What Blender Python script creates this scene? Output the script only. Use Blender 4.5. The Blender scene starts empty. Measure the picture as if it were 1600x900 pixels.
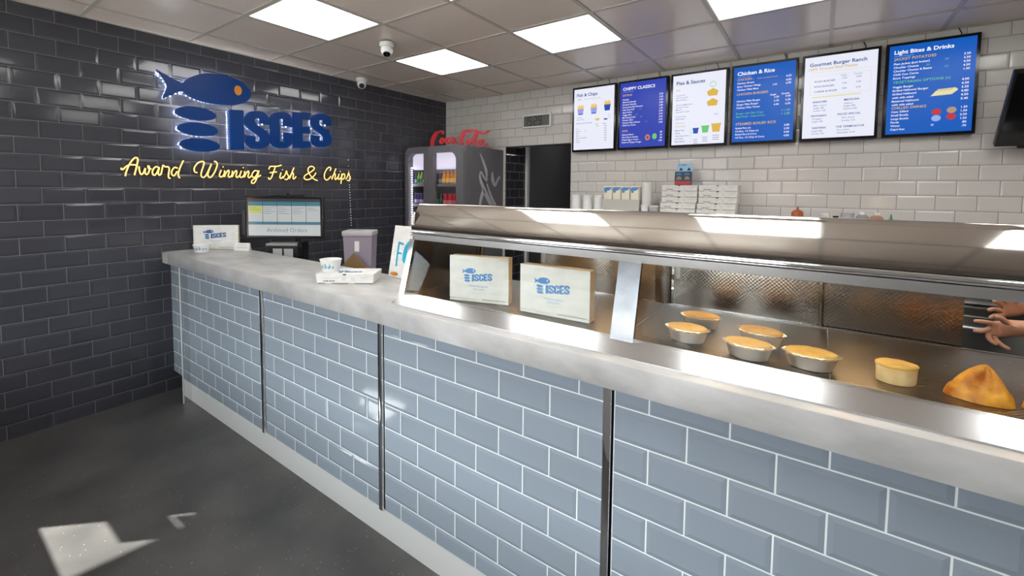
import bpy, bmesh, math, random
from mathutils import Vector, Matrix
random.seed(7)
sc = bpy.context.scene
COL = sc.collection
PI = math.pi
R = math.radians

# ------------------------------------------------------------------ camera
cam_d = bpy.data.cameras.new('camera')
cam = bpy.data.objects.new('camera', cam_d)
COL.objects.link(cam)
sc.camera = cam
F_PX, CX, CY = 693.74, 777.0, 335.23
YAW, PIT, ROL = R(-35.974), R(-3.326), R(0.426)
_cy, _sy, _cp, _sp, _cr, _sr = math.cos(YAW), math.sin(YAW), math.cos(PIT), math.sin(PIT), math.cos(ROL), math.sin(ROL)
_f = Vector((_sy*_cp, _cy*_cp, _sp)); _r = Vector((_cy, -_sy, 0)); _u = _r.cross(_f)
_r2 = _r*_cr + _u*_sr; _u2 = -_r*_sr + _u*_cr
cam.matrix_world = Matrix(((_r2.x, _u2.x, -_f.x, 3.8686), (_r2.y, _u2.y, -_f.y, 0), (_r2.z, _u2.z, -_f.z, 1.5224), (0, 0, 0, 1)))
cam_d.sensor_width = 36
cam_d.lens = F_PX/1600*36
cam_d.shift_x = (800-CX)/1600
cam_d.shift_y = (CY-450)/1600
cam_d.clip_start = 0.02

# ------------------------------------------------------------------ world, sun, exposure
EXPOSURE = 0.20
SKY_STRENGTH = 22.0
SUN_STRENGTH = 40.0
PANEL_STRENGTH = 7.0
SCREEN_STRENGTH = 0.84
HEAT_STRENGTH = 60.0
w = bpy.data.worlds.new('sky'); sc.world = w
w.use_nodes = True
bg = w.node_tree.nodes['Background']
bg.inputs[0].default_value = (0.90, 0.95, 1.0, 1)
bg.inputs[1].default_value = SKY_STRENGTH
sun_d = bpy.data.lights.new('sun', 'SUN')
sun_d.energy = SUN_STRENGTH; sun_d.angle = R(0.53); sun_d.color = (1, 0.97, 0.93)
sun = bpy.data.objects.new('sun', sun_d); COL.objects.link(sun)
sun.rotation_euler = Vector((1, 1, -1)).to_track_quat('-Z', 'Y').to_euler()
sun.location = (-4, -6, 6)
por_d = bpy.data.lights.new('window_portal', 'AREA')
por_d.shape = 'RECTANGLE'; por_d.size = 2.52; por_d.size_y = 1.44
por_d.cycles.is_portal = True
por = bpy.data.objects.new('window_portal', por_d); COL.objects.link(por)
por.location = (1.34, -0.66, 1.64); por.rotation_euler = (R(90), 0, 0)
por2_d = por_d.copy(); por2_d.size = 0.84
por2 = bpy.data.objects.new('window_portal', por2_d); COL.objects.link(por2)
por2.location = (3.28, -0.66, 1.64); por2.rotation_euler = (R(90), 0, 0)
vs = sc.view_settings
vs.view_transform = 'Standard'; vs.look = 'None'; vs.gamma = 1; vs.exposure = EXPOSURE; vs.use_curve_mapping = False

# ------------------------------------------------------------------ helpers: materials
def lin(c):
    return tuple((x/12.92 if x <= 0.04045 else ((x+0.055)/1.055)**2.4) for x in c)
def rgb(r, g, b):
    return lin((r/255, g/255, b/255)) + (1,)
MATS = {}
def mat(name, col, rough=0.5, metal=0.0, emit=None, es=0.0, spec=0.5, coat=0.0):
    if name in MATS: return MATS[name]
    m = bpy.data.materials.new(name); m.use_nodes = True
    b = m.node_tree.nodes['Principled BSDF']
    b.inputs['Base Color'].default_value = col
    b.inputs['Roughness'].default_value = rough
    b.inputs['Metallic'].default_value = metal
    b.inputs['Specular IOR Level'].default_value = spec
    b.inputs['Coat Weight'].default_value = coat
    if emit is not None:
        b.inputs['Emission Color'].default_value = emit
        b.inputs['Emission Strength'].default_value = es
    MATS[name] = m
    return m
def nodes(m):
    return m.node_tree.nodes, m.node_tree.links, m.node_tree.nodes['Principled BSDF']
def noise_mix(m, scale, c1, c2, lo=0.35, hi=0.65, detail=4, vec='Object', stretch=(1, 1, 1)):
    n, l, b = nodes(m)
    tc = n.new('ShaderNodeTexCoord'); mp = n.new('ShaderNodeMapping'); mp.inputs['Scale'].default_value = stretch
    tx = n.new('ShaderNodeTexNoise'); tx.inputs['Scale'].default_value = scale; tx.inputs['Detail'].default_value = detail
    cr = n.new('ShaderNodeValToRGB')
    cr.color_ramp.elements[0].position = lo; cr.color_ramp.elements[0].color = c1
    cr.color_ramp.elements[1].position = hi; cr.color_ramp.elements[1].color = c2
    l.new(tc.outputs[vec], mp.inputs[0]); l.new(mp.outputs[0], tx.inputs['Vector'])
    l.new(tx.outputs['Fac'], cr.inputs[0]); l.new(cr.outputs[0], b.inputs['Base Color'])
    return tx, cr
def add_bump(m, scale, strength, dist=0.002, stretch=(1, 1, 1), detail=3):
    n, l, b = nodes(m)
    tc = n.new('ShaderNodeTexCoord'); mp = n.new('ShaderNodeMapping'); mp.inputs['Scale'].default_value = stretch
    tx = n.new('ShaderNodeTexNoise'); tx.inputs['Scale'].default_value = scale; tx.inputs['Detail'].default_value = detail
    bp = n.new('ShaderNodeBump'); bp.inputs['Strength'].default_value = strength; bp.inputs['Distance'].default_value = dist
    l.new(tc.outputs['Object'], mp.inputs[0]); l.new(mp.outputs[0], tx.inputs['Vector'])
    l.new(tx.outputs['Fac'], bp.inputs['Height']); l.new(bp.outputs[0], b.inputs['Normal'])
def island_vary(m, amount):
    """each tile (mesh island) a little lighter or darker"""
    n, l, b = nodes(m)
    g = n.new('ShaderNodeNewGeometry'); hs = n.new('ShaderNodeHueSaturation')
    mr = n.new('ShaderNodeMapRange'); mr.inputs['To Min'].default_value = 1-amount; mr.inputs['To Max'].default_value = 1+amount
    hs.inputs['Color'].default_value = b.inputs['Base Color'].default_value
    l.new(g.outputs['Random Per Island'], mr.inputs['Value']); l.new(mr.outputs[0], hs.inputs['Value'])
    l.new(hs.outputs[0], b.inputs['Base Color'])
def dimple(m, period, strength, axes=(0, 1)):
    n, l, b = nodes(m)
    tc = n.new('ShaderNodeTexCoord'); sp = n.new('ShaderNodeSeparateXYZ'); l.new(tc.outputs['Object'], sp.inputs[0])
    outs = []
    for a in axes:
        mu = n.new('ShaderNodeMath'); mu.operation = 'MULTIPLY'; mu.inputs[1].default_value = 2*PI/period
        s = n.new('ShaderNodeMath'); s.operation = 'SINE'
        l.new(sp.outputs[a], mu.inputs[0]); l.new(mu.outputs[0], s.inputs[0]); outs.append(s)
    pr = n.new('ShaderNodeMath'); pr.operation = 'MULTIPLY'
    l.new(outs[0].outputs[0], pr.inputs[0]); l.new(outs[1].outputs[0], pr.inputs[1])
    bp = n.new('ShaderNodeBump'); bp.inputs['Strength'].default_value = strength; bp.inputs['Distance'].default_value = period*0.12
    l.new(pr.outputs[0], bp.inputs['Height']); l.new(bp.outputs[0], b.inputs['Normal'])
def glass_mat(name, tint, refl=0.06):
    m = bpy.data.materials.new(name); m.use_nodes = True
    n, l = m.node_tree.nodes, m.node_tree.links
    n.clear()
    out = n.new('ShaderNodeOutputMaterial'); mx = n.new('ShaderNodeMixShader')
    tr = n.new('ShaderNodeBsdfTransparent'); tr.inputs[0].default_value = tint
    gl = n.new('ShaderNodeBsdfGlossy'); gl.inputs['Roughness'].default_value = 0.0
    fr = n.new('ShaderNodeLayerWeight'); fr.inputs[0].default_value = 0.25
    mu = n.new('ShaderNodeMath'); mu.operation = 'MULTIPLY'; mu.inputs[1].default_value = refl*4
    l.new(fr.outputs['Fresnel'], mu.inputs[0]); l.new(mu.outputs[0], mx.inputs[0])
    l.new(tr.outputs[0], mx.inputs[1]); l.new(gl.outputs[0], mx.inputs[2]); l.new(mx.outputs[0], out.inputs[0])
    MATS[name] = m
    return m

# ------------------------------------------------------------------ helpers: meshes
class B:
    """collects vertices and faces, then links them as ONE mesh object"""
    def __init__(s): s.v = []; s.f = []; s.mi = []; s.sm = []
    def add(s, vs_, fs, mi=0, smooth=False):
        o = len(s.v); s.v += [tuple(v) for v in vs_]
        for f in fs: s.f.append(tuple(i+o for i in f)); s.mi.append(mi); s.sm.append(smooth)
        return s
    def box(s, x0, x1, y0, y1, z0, z1, mi=0, M=None):
        vs_ = [Vector((x, y, z)) for z in (z0, z1) for y in (y0, y1) for x in (x0, x1)]
        if M: vs_ = [M @ v for v in vs_]
        return s.add(vs_, [(0, 2, 3, 1), (4, 5, 7, 6), (0, 1, 5, 4), (2, 6, 7, 3), (0, 4, 6, 2), (1, 3, 7, 5)], mi)
    def rbox(s, x0, x1, y0, y1, z0, z1, bev=0.004, seg=2, mi=0, M=None):
        bm = bmesh.new(); bmesh.ops.create_cube(bm, size=1)
        for v in bm.verts:
            v.co = Vector(((x0+x1)/2+v.co.x*(x1-x0), (y0+y1)/2+v.co.y*(y1-y0), (z0+z1)/2+v.co.z*(z1-z0)))
        bmesh.ops.bevel(bm, geom=list(bm.edges), offset=bev, segments=seg, affect='EDGES', profile=0.5)
        bm.verts.index_update()
        vs_ = [(M @ v.co) if M else v.co.copy() for v in bm.verts]
        s.add(vs_, [tuple(v.index for v in f.verts) for f in bm.faces], mi, seg > 1); bm.free()
        return s
    def prism(s, pts, a, b, fn, mi=0, smooth=False):
        """2D outline pts extruded from a to b; fn(p, q, t) -> xyz"""
        n = len(pts)
        vs_ = [fn(p[0], p[1], a) for p in pts]+[fn(p[0], p[1], b) for p in pts]
        fs = [tuple(range(n-1, -1, -1)), tuple(range(n, 2*n))]
        s.add(vs_, fs, mi)
        o = len(s.v)-2*n
        for i in range(n):
            j = (i+1) % n
            s.f.append((o+i, o+j, o+n+j, o+n+i)); s.mi.append(mi); s.sm.append(smooth)
        return s
    def lathe(s, prof, seg=32, mi=0, c=(0, 0, 0), sx=1, sy=1, M=None, cap=True):
        vs_ = []; fs = []
        for (r, z) in prof:
            for k in range(seg):
                a = 2*PI*k/seg
                v = Vector((c[0]+r*sx*math.cos(a), c[1]+r*sy*math.sin(a), c[2]+z)); vs_.append(M @ v if M else v)
        for i in range(len(prof)-1):
            for k in range(seg):
                k2 = (k+1) % seg
                fs.append((i*seg+k, i*seg+k2, (i+1)*seg+k2, (i+1)*seg+k))
        s.add(vs_, fs, mi, True)
        if cap:
            o = len(s.v)-len(vs_)
            s.f.append(tuple(o+k for k in range(seg-1, -1, -1))); s.mi.append(mi); s.sm.append(False)
            e = (len(prof)-1)*seg
            s.f.append(tuple(o+e+k for k in range(seg))); s.mi.append(mi); s.sm.append(False)
        return s
    def tube(s, pts, r, seg=8, mi=0):
        pts = [Vector(p) for p in pts]; n = len(pts); vs_ = []; fs = []
        up = None
        for i, p in enumerate(pts):
            t = (pts[min(i+1, n-1)]-pts[max(i-1, 0)]).normalized()
            if up is None:
                up = Vector((0, 0, 1)) if abs(t.z) < 0.9 else Vector((1, 0, 0))
            a = t.cross(up).normalized(); b = a.cross(t).normalized(); up = b
            rr = r[i] if isinstance(r, (list, tuple)) else r
            for k in range(seg):
                th = 2*PI*k/seg; vs_.append(p+a*math.cos(th)*rr+b*math.sin(th)*rr)
        for i in range(n-1):
            for k in range(seg):
                k2 = (k+1) % seg; fs.append((i*seg+k, i*seg+k2, (i+1)*seg+k2, (i+1)*seg+k))
        fs.append(tuple(range(seg-1, -1, -1))); fs.append(tuple((n-1)*seg+k for k in range(seg)))
        return s.add(vs_, fs, mi, True)
    def ribbon(s, pts, wd, a, b, fn, mi=0):
        """thick pen stroke along 2D pts (width wd or list), extruded from a to b"""
        n = len(pts); L = []; Rr = []
        for i in range(n):
            p0 = pts[max(i-1, 0)]; p1 = pts[min(i+1, n-1)]
            dx, dy = p1[0]-p0[0], p1[1]-p0[1]; d = math.hypot(dx, dy) or 1
            h = (wd[i] if isinstance(wd, (list, tuple)) else wd)/2
            L.append((pts[i][0]-dy/d*h, pts[i][1]+dx/d*h)); Rr.append((pts[i][0]+dy/d*h, pts[i][1]-dx/d*h))
        vs_ = []
        for t in (a, b):
            for i in range(n): vs_.append(fn(L[i][0], L[i][1], t)); vs_.append(fn(Rr[i][0], Rr[i][1], t))
        fs = []; o = 2*n
        for i in range(n-1):
            q = 2*i
            fs += [(q, q+1, q+3, q+2), (o+q, o+q+2, o+q+3, o+q+1), (q, q+2, o+q+2, o+q), (q+1, o+q+1, o+q+3, q+3)]
        fs += [(0, o, o+1, 1), (2*n-2, 2*n-1, o+2*n-1, o+2*n-2)]
        return s.add(vs_, fs, mi)
    def sphere(s, c, r, seg=12, rings=8, mi=0, sc3=(1, 1, 1)):
        prof = [(max(math.sin(PI*i/rings), 1e-4)*r, -math.cos(PI*i/rings)*r) for i in range(rings+1)]
        vs_ = []; fs = []
        for (rr, z) in prof:
            for k in range(seg):
                a = 2*PI*k/seg; vs_.append((c[0]+rr*math.cos(a)*sc3[0], c[1]+rr*math.sin(a)*sc3[1], c[2]+z*sc3[2]))
        for i in range(rings):
            for k in range(seg):
                k2 = (k+1) % seg; fs.append((i*seg+k, i*seg+k2, (i+1)*seg+k2, (i+1)*seg+k))
        return s.add(vs_, fs, mi, True)
    def build(s, name, mats, parent=None, loc=None, rot=None, kind=None, label=None):
        me = bpy.data.meshes.new(name)
        me.from_pydata(s.v, [], s.f)
        for m in (mats if isinstance(mats, (list, tuple)) else [mats]): me.materials.append(m)
        me.polygons.foreach_set('material_index', s.mi)
        me.polygons.foreach_set('use_smooth', s.sm)
        bm = bmesh.new(); bm.from_mesh(me); bmesh.ops.recalc_face_normals(bm, faces=bm.faces); bm.to_mesh(me); bm.free()
        if any(s.sm): me.set_sharp_from_angle(angle=R(38))
        me.update()
        o = bpy.data.objects.new(name, me); COL.objects.link(o)
        if parent: o.parent = parent
        if loc: o.location = loc
        if rot: o.rotation_euler = rot
        if kind: o['kind'] = kind
        if label: o['label'] = label
        return o
def thing(name, label, cat, loc=(0, 0, 0), rotz=0.0, group=None):
    o = bpy.data.objects.new(name, None); COL.objects.link(o)
    o.location = loc; o.rotation_euler = (0, 0, rotz); o.empty_display_size = 0.05
    o['label'] = label; o['category'] = cat
    if group: o['group'] = group
    return o
def tag(o, label, cat, group=None):
    o['label'] = label; o['category'] = cat
    if group: o['group'] = group
    return o
def dup(root, loc, rotz=None, label=None, group=None):
    r = root.copy(); COL.objects.link(r); r.location = loc
    if rotz is not None: r.rotation_euler = (0, 0, rotz)
    if label: r['label'] = label
    if group: r['group'] = group
    for ch in list(root.children):
        c = ch.copy(); COL.objects.link(c); c.parent = r
        for g in list(ch.children):
            d = g.copy(); COL.objects.link(d); d.parent = c
    return r
def smooth_pts(pts, k=6, closed=False):
    out = []; n = len(pts)
    rng = n if closed else n-1
    for i in range(rng):
        if closed: p = [pts[(i+j) % n] for j in (-1, 0, 1, 2)]
        else: p = [pts[max(i-1, 0)], pts[i], pts[i+1], pts[min(i+2, n-1)]]
        for q in range(k):
            t = q/k
            out.append(tuple(0.5*(2*p[1][d]+(p[2][d]-p[0][d])*t+(2*p[0][d]-5*p[1][d]+4*p[2][d]-p[3][d])*t*t+(3*p[1][d]-p[0][d]-3*p[2][d]+p[3][d])*t**3) for d in range(len(pts[0]))))
    if not closed: out.append(tuple(pts[-1]))
    return out
TEXT_CACHE = {}
def text(b, s, x, y, size, fn, mi=0, align='L', bold=0.0, width=None, t=0.0):
    """flat lettering: baseline at (x, y) in the plane given by fn(u, v, t)"""
    key = (s, bold)
    if key not in TEXT_CACHE:
        c = bpy.data.curves.new('lettering', 'FONT'); c.body = s; c.size = 1; c.resolution_u = 2; c.offset = bold
        o = bpy.data.objects.new('lettering', c); m = bpy.data.meshes.new_from_object(o)
        TEXT_CACHE[key] = ([v.co.copy() for v in m.vertices], [tuple(p.vertices) for p in m.polygons])
        bpy.data.objects.remove(o); bpy.data.curves.remove(c); bpy.data.meshes.remove(m)
    vs_, fs = TEXT_CACHE[key]
    if not vs_: return
    x0 = min(v.x for v in vs_); x1 = max(v.x for v in vs_); W = x1-x0
    sx = size
    if width: sx = width/W
    off = {'L': 0, 'C': -W*sx/2, 'R': -W*sx}[align]
    b.add([fn(x+off+(v.x-x0)*sx, y+v.y*size, t) for v in vs_], fs, mi)
def ellipse(cx, cy, rx, ry, n=28):
    return [(cx+rx*math.cos(2*PI*i/n), cy+ry*math.sin(2*PI*i/n)) for i in range(n)]
def plane_fn(o, du, dv, dn):
    o, du, dv, dn = Vector(o), Vector(du), Vector(dv), Vector(dn)
    return lambda u, v, t: o+du*u+dv*v+dn*t

def tile_wall(b, u0, u1, v0, v1, fn, w, h, uoff_even, uoff_odd, vline, grout=0.0025, bevel=0.011, depth=0.0045, holes=(), tilt=0.0):
    """bevelled metro tiles in running bond laid on fn(u, v, t); mi 0 tile, 1 grout"""
    k0 = math.floor((v0-vline)/h)
    k = k0
    while vline+k*h < v1-1e-4:
        va, vb = vline+k*h, vline+(k+1)*h
        uo = uoff_even if k % 2 == 0 else uoff_odd
        j = math.floor((u0-uo)/w)
        while uo+j*w < u1-1e-4:
            ua, ub = uo+j*w, uo+(j+1)*w
            cells = [(max(ua, u0), min(ub, u1), max(va, v0), min(vb, v1))]
            for (ha, hb, hc, hd) in holes:
                nc = []
                for (a, c, d, e) in cells:
                    if c <= ha or a >= hb or e <= hc or d >= hd: nc.append((a, c, d, e)); continue
                    if a < ha: nc.append((a, ha, d, e))
                    if c > hb: nc.append((hb, c, d, e))
                    m0, m1 = max(a, ha), min(c, hb)
                    if d < hc: nc.append((m0, m1, d, hc))
                    if e > hd: nc.append((m0, m1, hd, e))
                cells = nc
            g = grout/2
            for (a, c, d, e) in cells:
                # sides that are cut have no bevel
                A, Cc, D, E = a+g, c-g, d+g, e-g
                if Cc-A < 0.004 or E-D < 0.004: continue
                bl = bevel if a <= ua+1e-6 else 0.0008; br = bevel if c >= ub-1e-6 else 0.0008
                bb = bevel if d <= va+1e-6 else 0.0008; bt = bevel if e >= vb-1e-6 else 0.0008
                if bl+br > (Cc-A)*0.8: bl = br = 0.0008
                if bb+bt > (E-D)*0.8: bb = bt = 0.0008
                t1 = random.uniform(-tilt, tilt); t2 = random.uniform(-tilt, tilt)
                base = 0.0004
                o = [fn(A, D, base), fn(Cc, D, base), fn(Cc, E, base), fn(A, E, base)]
                i = [fn(A+bl, D+bb, depth+base-t1-t2), fn(Cc-br, D+bb, depth+base+t1-t2), fn(Cc-br, E-bt, depth+base+t1+t2), fn(A+bl, E-bt, depth+base-t1+t2)]
                z = [fn(A, D, 0), fn(Cc, D, 0), fn(Cc, E, 0), fn(A, E, 0)]
                b.add(o+i+z, [(4, 5, 6, 7), (0, 1, 5, 4), (1, 2, 6, 5), (2, 3, 7, 6), (3, 0, 4, 7), (8, 9, 1, 0), (9, 10, 2, 1), (10, 11, 3, 2), (11, 8, 0, 3)], 0)
            j += 1
        k += 1

# ------------------------------------------------------------------ materials
m_tile_dark = mat('glazed_charcoal_tile', rgb(61, 61, 68), 0.10)
island_vary(m_tile_dark, 0.06)
m_tile_blue = mat('glazed_blue_grey_tile', rgb(138, 146, 156), 0.09)
island_vary(m_tile_blue, 0.03)
m_tile_white = mat('glazed_white_tile', rgb(204, 200, 196), 0.13)
island_vary(m_tile_white, 0.03)
m_grout_pale = mat('pale_grout', rgb(226, 228, 228), 0.9)
m_grout_grey = mat('grey_grout', rgb(122, 120, 118), 0.9)
m_grout_dark = mat('dark_grey_grout', rgb(122, 120, 118), 0.9)
m_ceiling = mat('ceiling_tile', rgb(212, 197, 187), 0.28)
m_tbar = mat('ceiling_grid_bar', rgb(178, 170, 162), 0.4)
m_floor = mat('speckled_safety_vinyl', rgb(66, 65, 65), 0.42)
m_paint_white = mat('white_wall_paint', rgb(220, 219, 215), 0.7)
m_paint_grey = mat('grey_corridor_paint', rgb(112, 112, 118), 0.6)
m_chrome = mat('polished_chrome', (0.82, 0.82, 0.83, 1), 0.07, 1.0)
m_steel = mat('brushed_stainless', (0.58, 0.57, 0.56, 1), 0.24, 1.0)
add_bump(m_steel, 30, 0.10, 0.001, (1, 40, 40))
m_hood = mat('satin_stainless_hood', (0.70, 0.67, 0.64, 1), 0.06, 1.0)
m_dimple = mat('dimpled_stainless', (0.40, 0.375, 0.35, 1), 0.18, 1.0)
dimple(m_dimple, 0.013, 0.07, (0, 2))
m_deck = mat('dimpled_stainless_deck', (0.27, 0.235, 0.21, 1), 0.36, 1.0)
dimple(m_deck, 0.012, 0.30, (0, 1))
m_inner = mat('inner_stainless', (0.26, 0.23, 0.20, 1), 0.12, 1.0)
m_plinth = mat('plinth_stainless', (0.80, 0.78, 0.76, 1), 0.42, 0.3)
m_rail = mat('satin_stainless_rail', (0.72, 0.72, 0.73, 1), 0.28, 1.0)
m_mull = mat('smeared_stainless', (0.25, 0.255, 0.27, 1), 0.26, 1.0)
noise_mix(m_mull, 14, (0.20, 0.205, 0.215, 1), (0.30, 0.305, 0.32, 1), 0.3, 0.7, 5)
m_worktop = mat('concrete_laminate', rgb(160, 158, 155), 0.34)
noise_mix(m_worktop, 9, rgb(162, 160, 158), rgb(204, 202, 200), 0.3, 0.7, 8, 'Object', (0.55, 1, 1))
m_black = mat('black_plastic', rgb(14, 14, 16), 0.35)
m_black_gloss = mat('black_gloss', rgb(8, 8, 9), 0.12)
m_white_pl = mat('white_plastic', rgb(226, 226, 224), 0.4)
m_card = mat('white_card', rgb(222, 221, 217), 0.7)
noise_mix(m_card, 14, rgb(216, 214, 208), rgb(228, 227, 224), 0.35, 0.65, 5, 'Object', (1, 1, 3))
m_card_edge = mat('cream_card_edge', rgb(222, 204, 176), 0.75)
m_print_blue = mat('blue_print', rgb(82, 138, 196), 0.6)
m_print_dark = mat('dark_blue_print', rgb(28, 88, 150), 0.6)
m_ink = mat('black_ink', rgb(28, 28, 30), 0.6)
m_ink_grey = mat('grey_ink', rgb(140, 142, 148), 0.6)
m_brown = mat('brown_cardboard', rgb(118, 92, 58), 0.85)
m_sign_blue = mat('blue_acrylic', rgb(0, 54, 122), 0.30, spec=0.18)
m_sign_orange = mat('orange_acrylic', rgb(214, 132, 24), 0.3)
m_fridge = mat('grey_fridge_enamel', rgb(108, 106, 111), 0.38)
m_fridge_mark = mat('pale_grey_fridge_print', rgb(186, 184, 190), 0.45)
m_red = mat('red_acrylic', rgb(196, 22, 40), 0.25)
m_foil = mat('aluminium_foil', (0.90, 0.88, 0.86, 1), 0.30, 0.9)
add_bump(m_foil, 90, 0.35, 0.002)
m_crust = mat('golden_pie_crust', rgb(232, 180, 96), 0.6)
noise_mix(m_crust, 22, rgb(232, 172, 78), rgb(250, 212, 124), 0.3, 0.7, 6)
m_pastry = mat('pale_pastry', rgb(232, 198, 140), 0.7)
noise_mix(m_pastry, 30, rgb(222, 180, 116), rgb(240, 214, 164), 0.3, 0.7, 5)
m_batter = mat('golden_batter', rgb(220, 138, 30), 0.5)
noise_mix(m_batter, 26, rgb(176, 92, 14), rgb(244, 176, 60), 0.32, 0.66, 8)
add_bump(m_batter, 40, 0.5, 0.006)
m_glass = glass_mat('cabinet_glass', (0.97, 0.98, 0.97, 1), 0.02)
m_fglass = glass_mat('fridge_glass', (0.95, 0.95, 0.96, 1), 0.05)
m_wglass = glass_mat('window_glass', (0.97, 0.99, 0.98, 1), 0.08)
m_panel = mat('led_panel_diffuser', (1, 1, 1, 1), 0.5, 0, (1.0, 0.985, 0.95, 1), PANEL_STRENGTH)
m_led = mat('white_led', (1, 1, 1, 1), 0.4, 0, (0.85, 0.92, 1.0, 1), 90.0)
m_neon = mat('warm_neon_tube', (0.5, 0.32, 0.06, 1), 0.4, 0, (1.0, 0.64, 0.17, 1), 1.7)
m_heat = mat('heat_lamp_glow', (1, 0.8, 0.5, 1), 0.4, 0, (1.0, 0.70, 0.38, 1), HEAT_STRENGTH)
m_skin = mat('skin', rgb(196, 140, 112), 0.5)
m_cloth_black = mat('black_cotton', rgb(26, 22, 22), 0.85)
m_hair = mat('dark_hair', rgb(34, 26, 22), 0.6)
m_trouser = mat('dark_trousers', rgb(40, 40, 46), 0.85)
# floor speckles
n, l, b_ = nodes(m_floor)
tc = n.new('ShaderNodeTexCoord'); vo = n.new('ShaderNodeTexVoronoi'); vo.inputs['Scale'].default_value = 70
ns = n.new('ShaderNodeTexNoise'); ns.inputs['Scale'].default_value = 3.0; ns.inputs['Detail'].default_value = 5
cr1 = n.new('ShaderNodeValToRGB'); cr1.color_ramp.elements[0].position = 0.10; cr1.color_ramp.elements[0].color = (1, 1, 1, 1)
cr1.color_ramp.elements[1].position = 0.16; cr1.color_ramp.elements[1].color = (0, 0, 0, 1)
sp_ = n.new('ShaderNodeSeparateColor'); gt = n.new('ShaderNodeMath'); gt.operation = 'GREATER_THAN'; gt.inputs[1].default_value = 0.80
mu_ = n.new('ShaderNodeMath'); mu_.operation = 'MULTIPLY'
cr2 = n.new('ShaderNodeValToRGB'); cr2.color_ramp.elements[0].color = rgb(68, 66, 65); cr2.color_ramp.elements[1].color = rgb(88, 85, 83)
cr2.color_ramp.elements[0].position = 0.35; cr2.color_ramp.elements[1].position = 0.65
mx_ = n.new('ShaderNodeMix'); mx_.data_type = 'RGBA'; mx_.inputs['B'].default_value = rgb(176, 160, 136)
l.new(tc.outputs['Object'], vo.inputs['Vector']); l.new(tc.outputs['Object'], ns.inputs['Vector'])
l.new(vo.outputs['Distance'], cr1.inputs[0]); l.new(vo.outputs['Color'], sp_.inputs[0]); l.new(sp_.outputs[0], gt.inputs[0])
l.new(cr1.outputs[0], mu_.inputs[0]); l.new(gt.outputs[0], mu_.inputs[1])
l.new(ns.outputs['Fac'], cr2.inputs[0]); l.new(cr2.outputs[0], mx_.inputs['A']); l.new(mu_.outputs[0], mx_.inputs['Factor'])
l.new(mx_.outputs['Result'], b_.inputs['Base Color'])

# ------------------------------------------------------------------ room shell
H, BY, FY, XR = 2.5994, 4.2097, -0.60, 6.2
DX0, DX1, DZ = 0.925, 1.755, 2.0          # corridor opening in the back wall
B().box(-0.15, XR+0.15, FY-0.12, 6.4, -0.12, 0).build('floor', m_floor, kind='structure')
# left wall: dark metro tile
bl = B(); fnL = plane_fn((0, 0, 0), (0, 1, 0), (0, 0, 1), (1, 0, 0))
bl.box(-0.15, 0.0, FY-0.12, BY+0.15, -0.02, H+0.12, 1)
tile_wall(bl, FY, BY, 0.0, H, fnL, 0.2, 0.10143, 0.165, 0.058, 0.0878-0.10143, 0.0026, 0.013, 0.0017, tilt=0.0004)
bl.build('wall_left', [m_tile_dark, m_grout_dark], kind='structure')
# back wall: white metro tile, opening to the corridor
bw = B(); fnB = plane_fn((0, BY, 0), (1, 0, 0), (0, 0, 1), (0, -1, 0))
bw.box(0.0, DX0, BY, BY+0.12, 0, H+0.1, 1).box(DX1, XR, BY, BY+0.12, 0, H+0.1, 1).box(DX0, DX1, BY, BY+0.12, DZ, H+0.1, 1)
tile_wall(bw, 0.0, XR, 0.0, H, fnB, 0.1975, 0.10143, 0.161, 0.0625, 1.3952-14*0.10143, 0.0034, 0.011, 0.0022, holes=[(DX0, DX1, -1, DZ)], tilt=0.0004)
bw.build('wall_back', [m_tile_white, m_grout_grey], kind='structure')
B().box(XR, XR+0.15, FY-0.12, BY+0.12, 0, H+0.1).build('wall_right', m_paint_white, kind='structure')
# front wall with the shop window
WX0, WX1, WZ0, WZ1, VX0, VX1 = 0.08, 2.52, 0.92, 2.36, 2.86, 3.70
B().box(0, WX0, FY-0.1, FY, 0, H+0.1).box(WX1, VX0, FY-0.1, FY, WZ0, WZ1).box(VX1, XR, FY-0.1, FY, 0, H+0.1).box(WX0, VX1, FY-0.1, FY, 0, WZ0).box(WX0, VX1, FY-0.1, FY, WZ1, H+0.1).build('wall_front', mat('grey_front_wall_paint', rgb(150, 148, 146), 0.7), kind='structure')
wf = B()
for xx in (1.42,): wf.box(xx-0.025, xx+0.025, FY-0.075, FY-0.03, WZ0, WZ1)
win = wf.box(WX0, WX1, FY-0.075, FY-0.03, WZ1-0.04, WZ1).build('window_1', m_black, kind='structure')
B().box(WX0, WX1, FY-0.055, FY-0.049, WZ0, WZ1-0.04).build('pane', m_wglass, win)
B().box(WX0, WX1, FY-0.03, FY+0.02, WZ0-0.02, WZ0-0.001).build('sill', m_white_pl, win)
win2 = B().box(VX0, VX1, FY-0.075, FY-0.03, WZ1-0.04, WZ1).build('window_2', m_black, kind='structure')
B().box(VX0, VX1, FY-0.055, FY-0.049, WZ0, WZ1-0.04).build('pane', m_wglass, win2)
B().box(VX0, VX1, FY-0.03, FY+0.02, WZ0-0.02, WZ0-0.001).build('sill', m_white_pl, win2)
B().box(-14, 20, -16, FY-0.1, -0.12, -0.02).build('pavement', mat('paving', rgb(150, 148, 144), 0.9), kind='structure')
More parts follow.
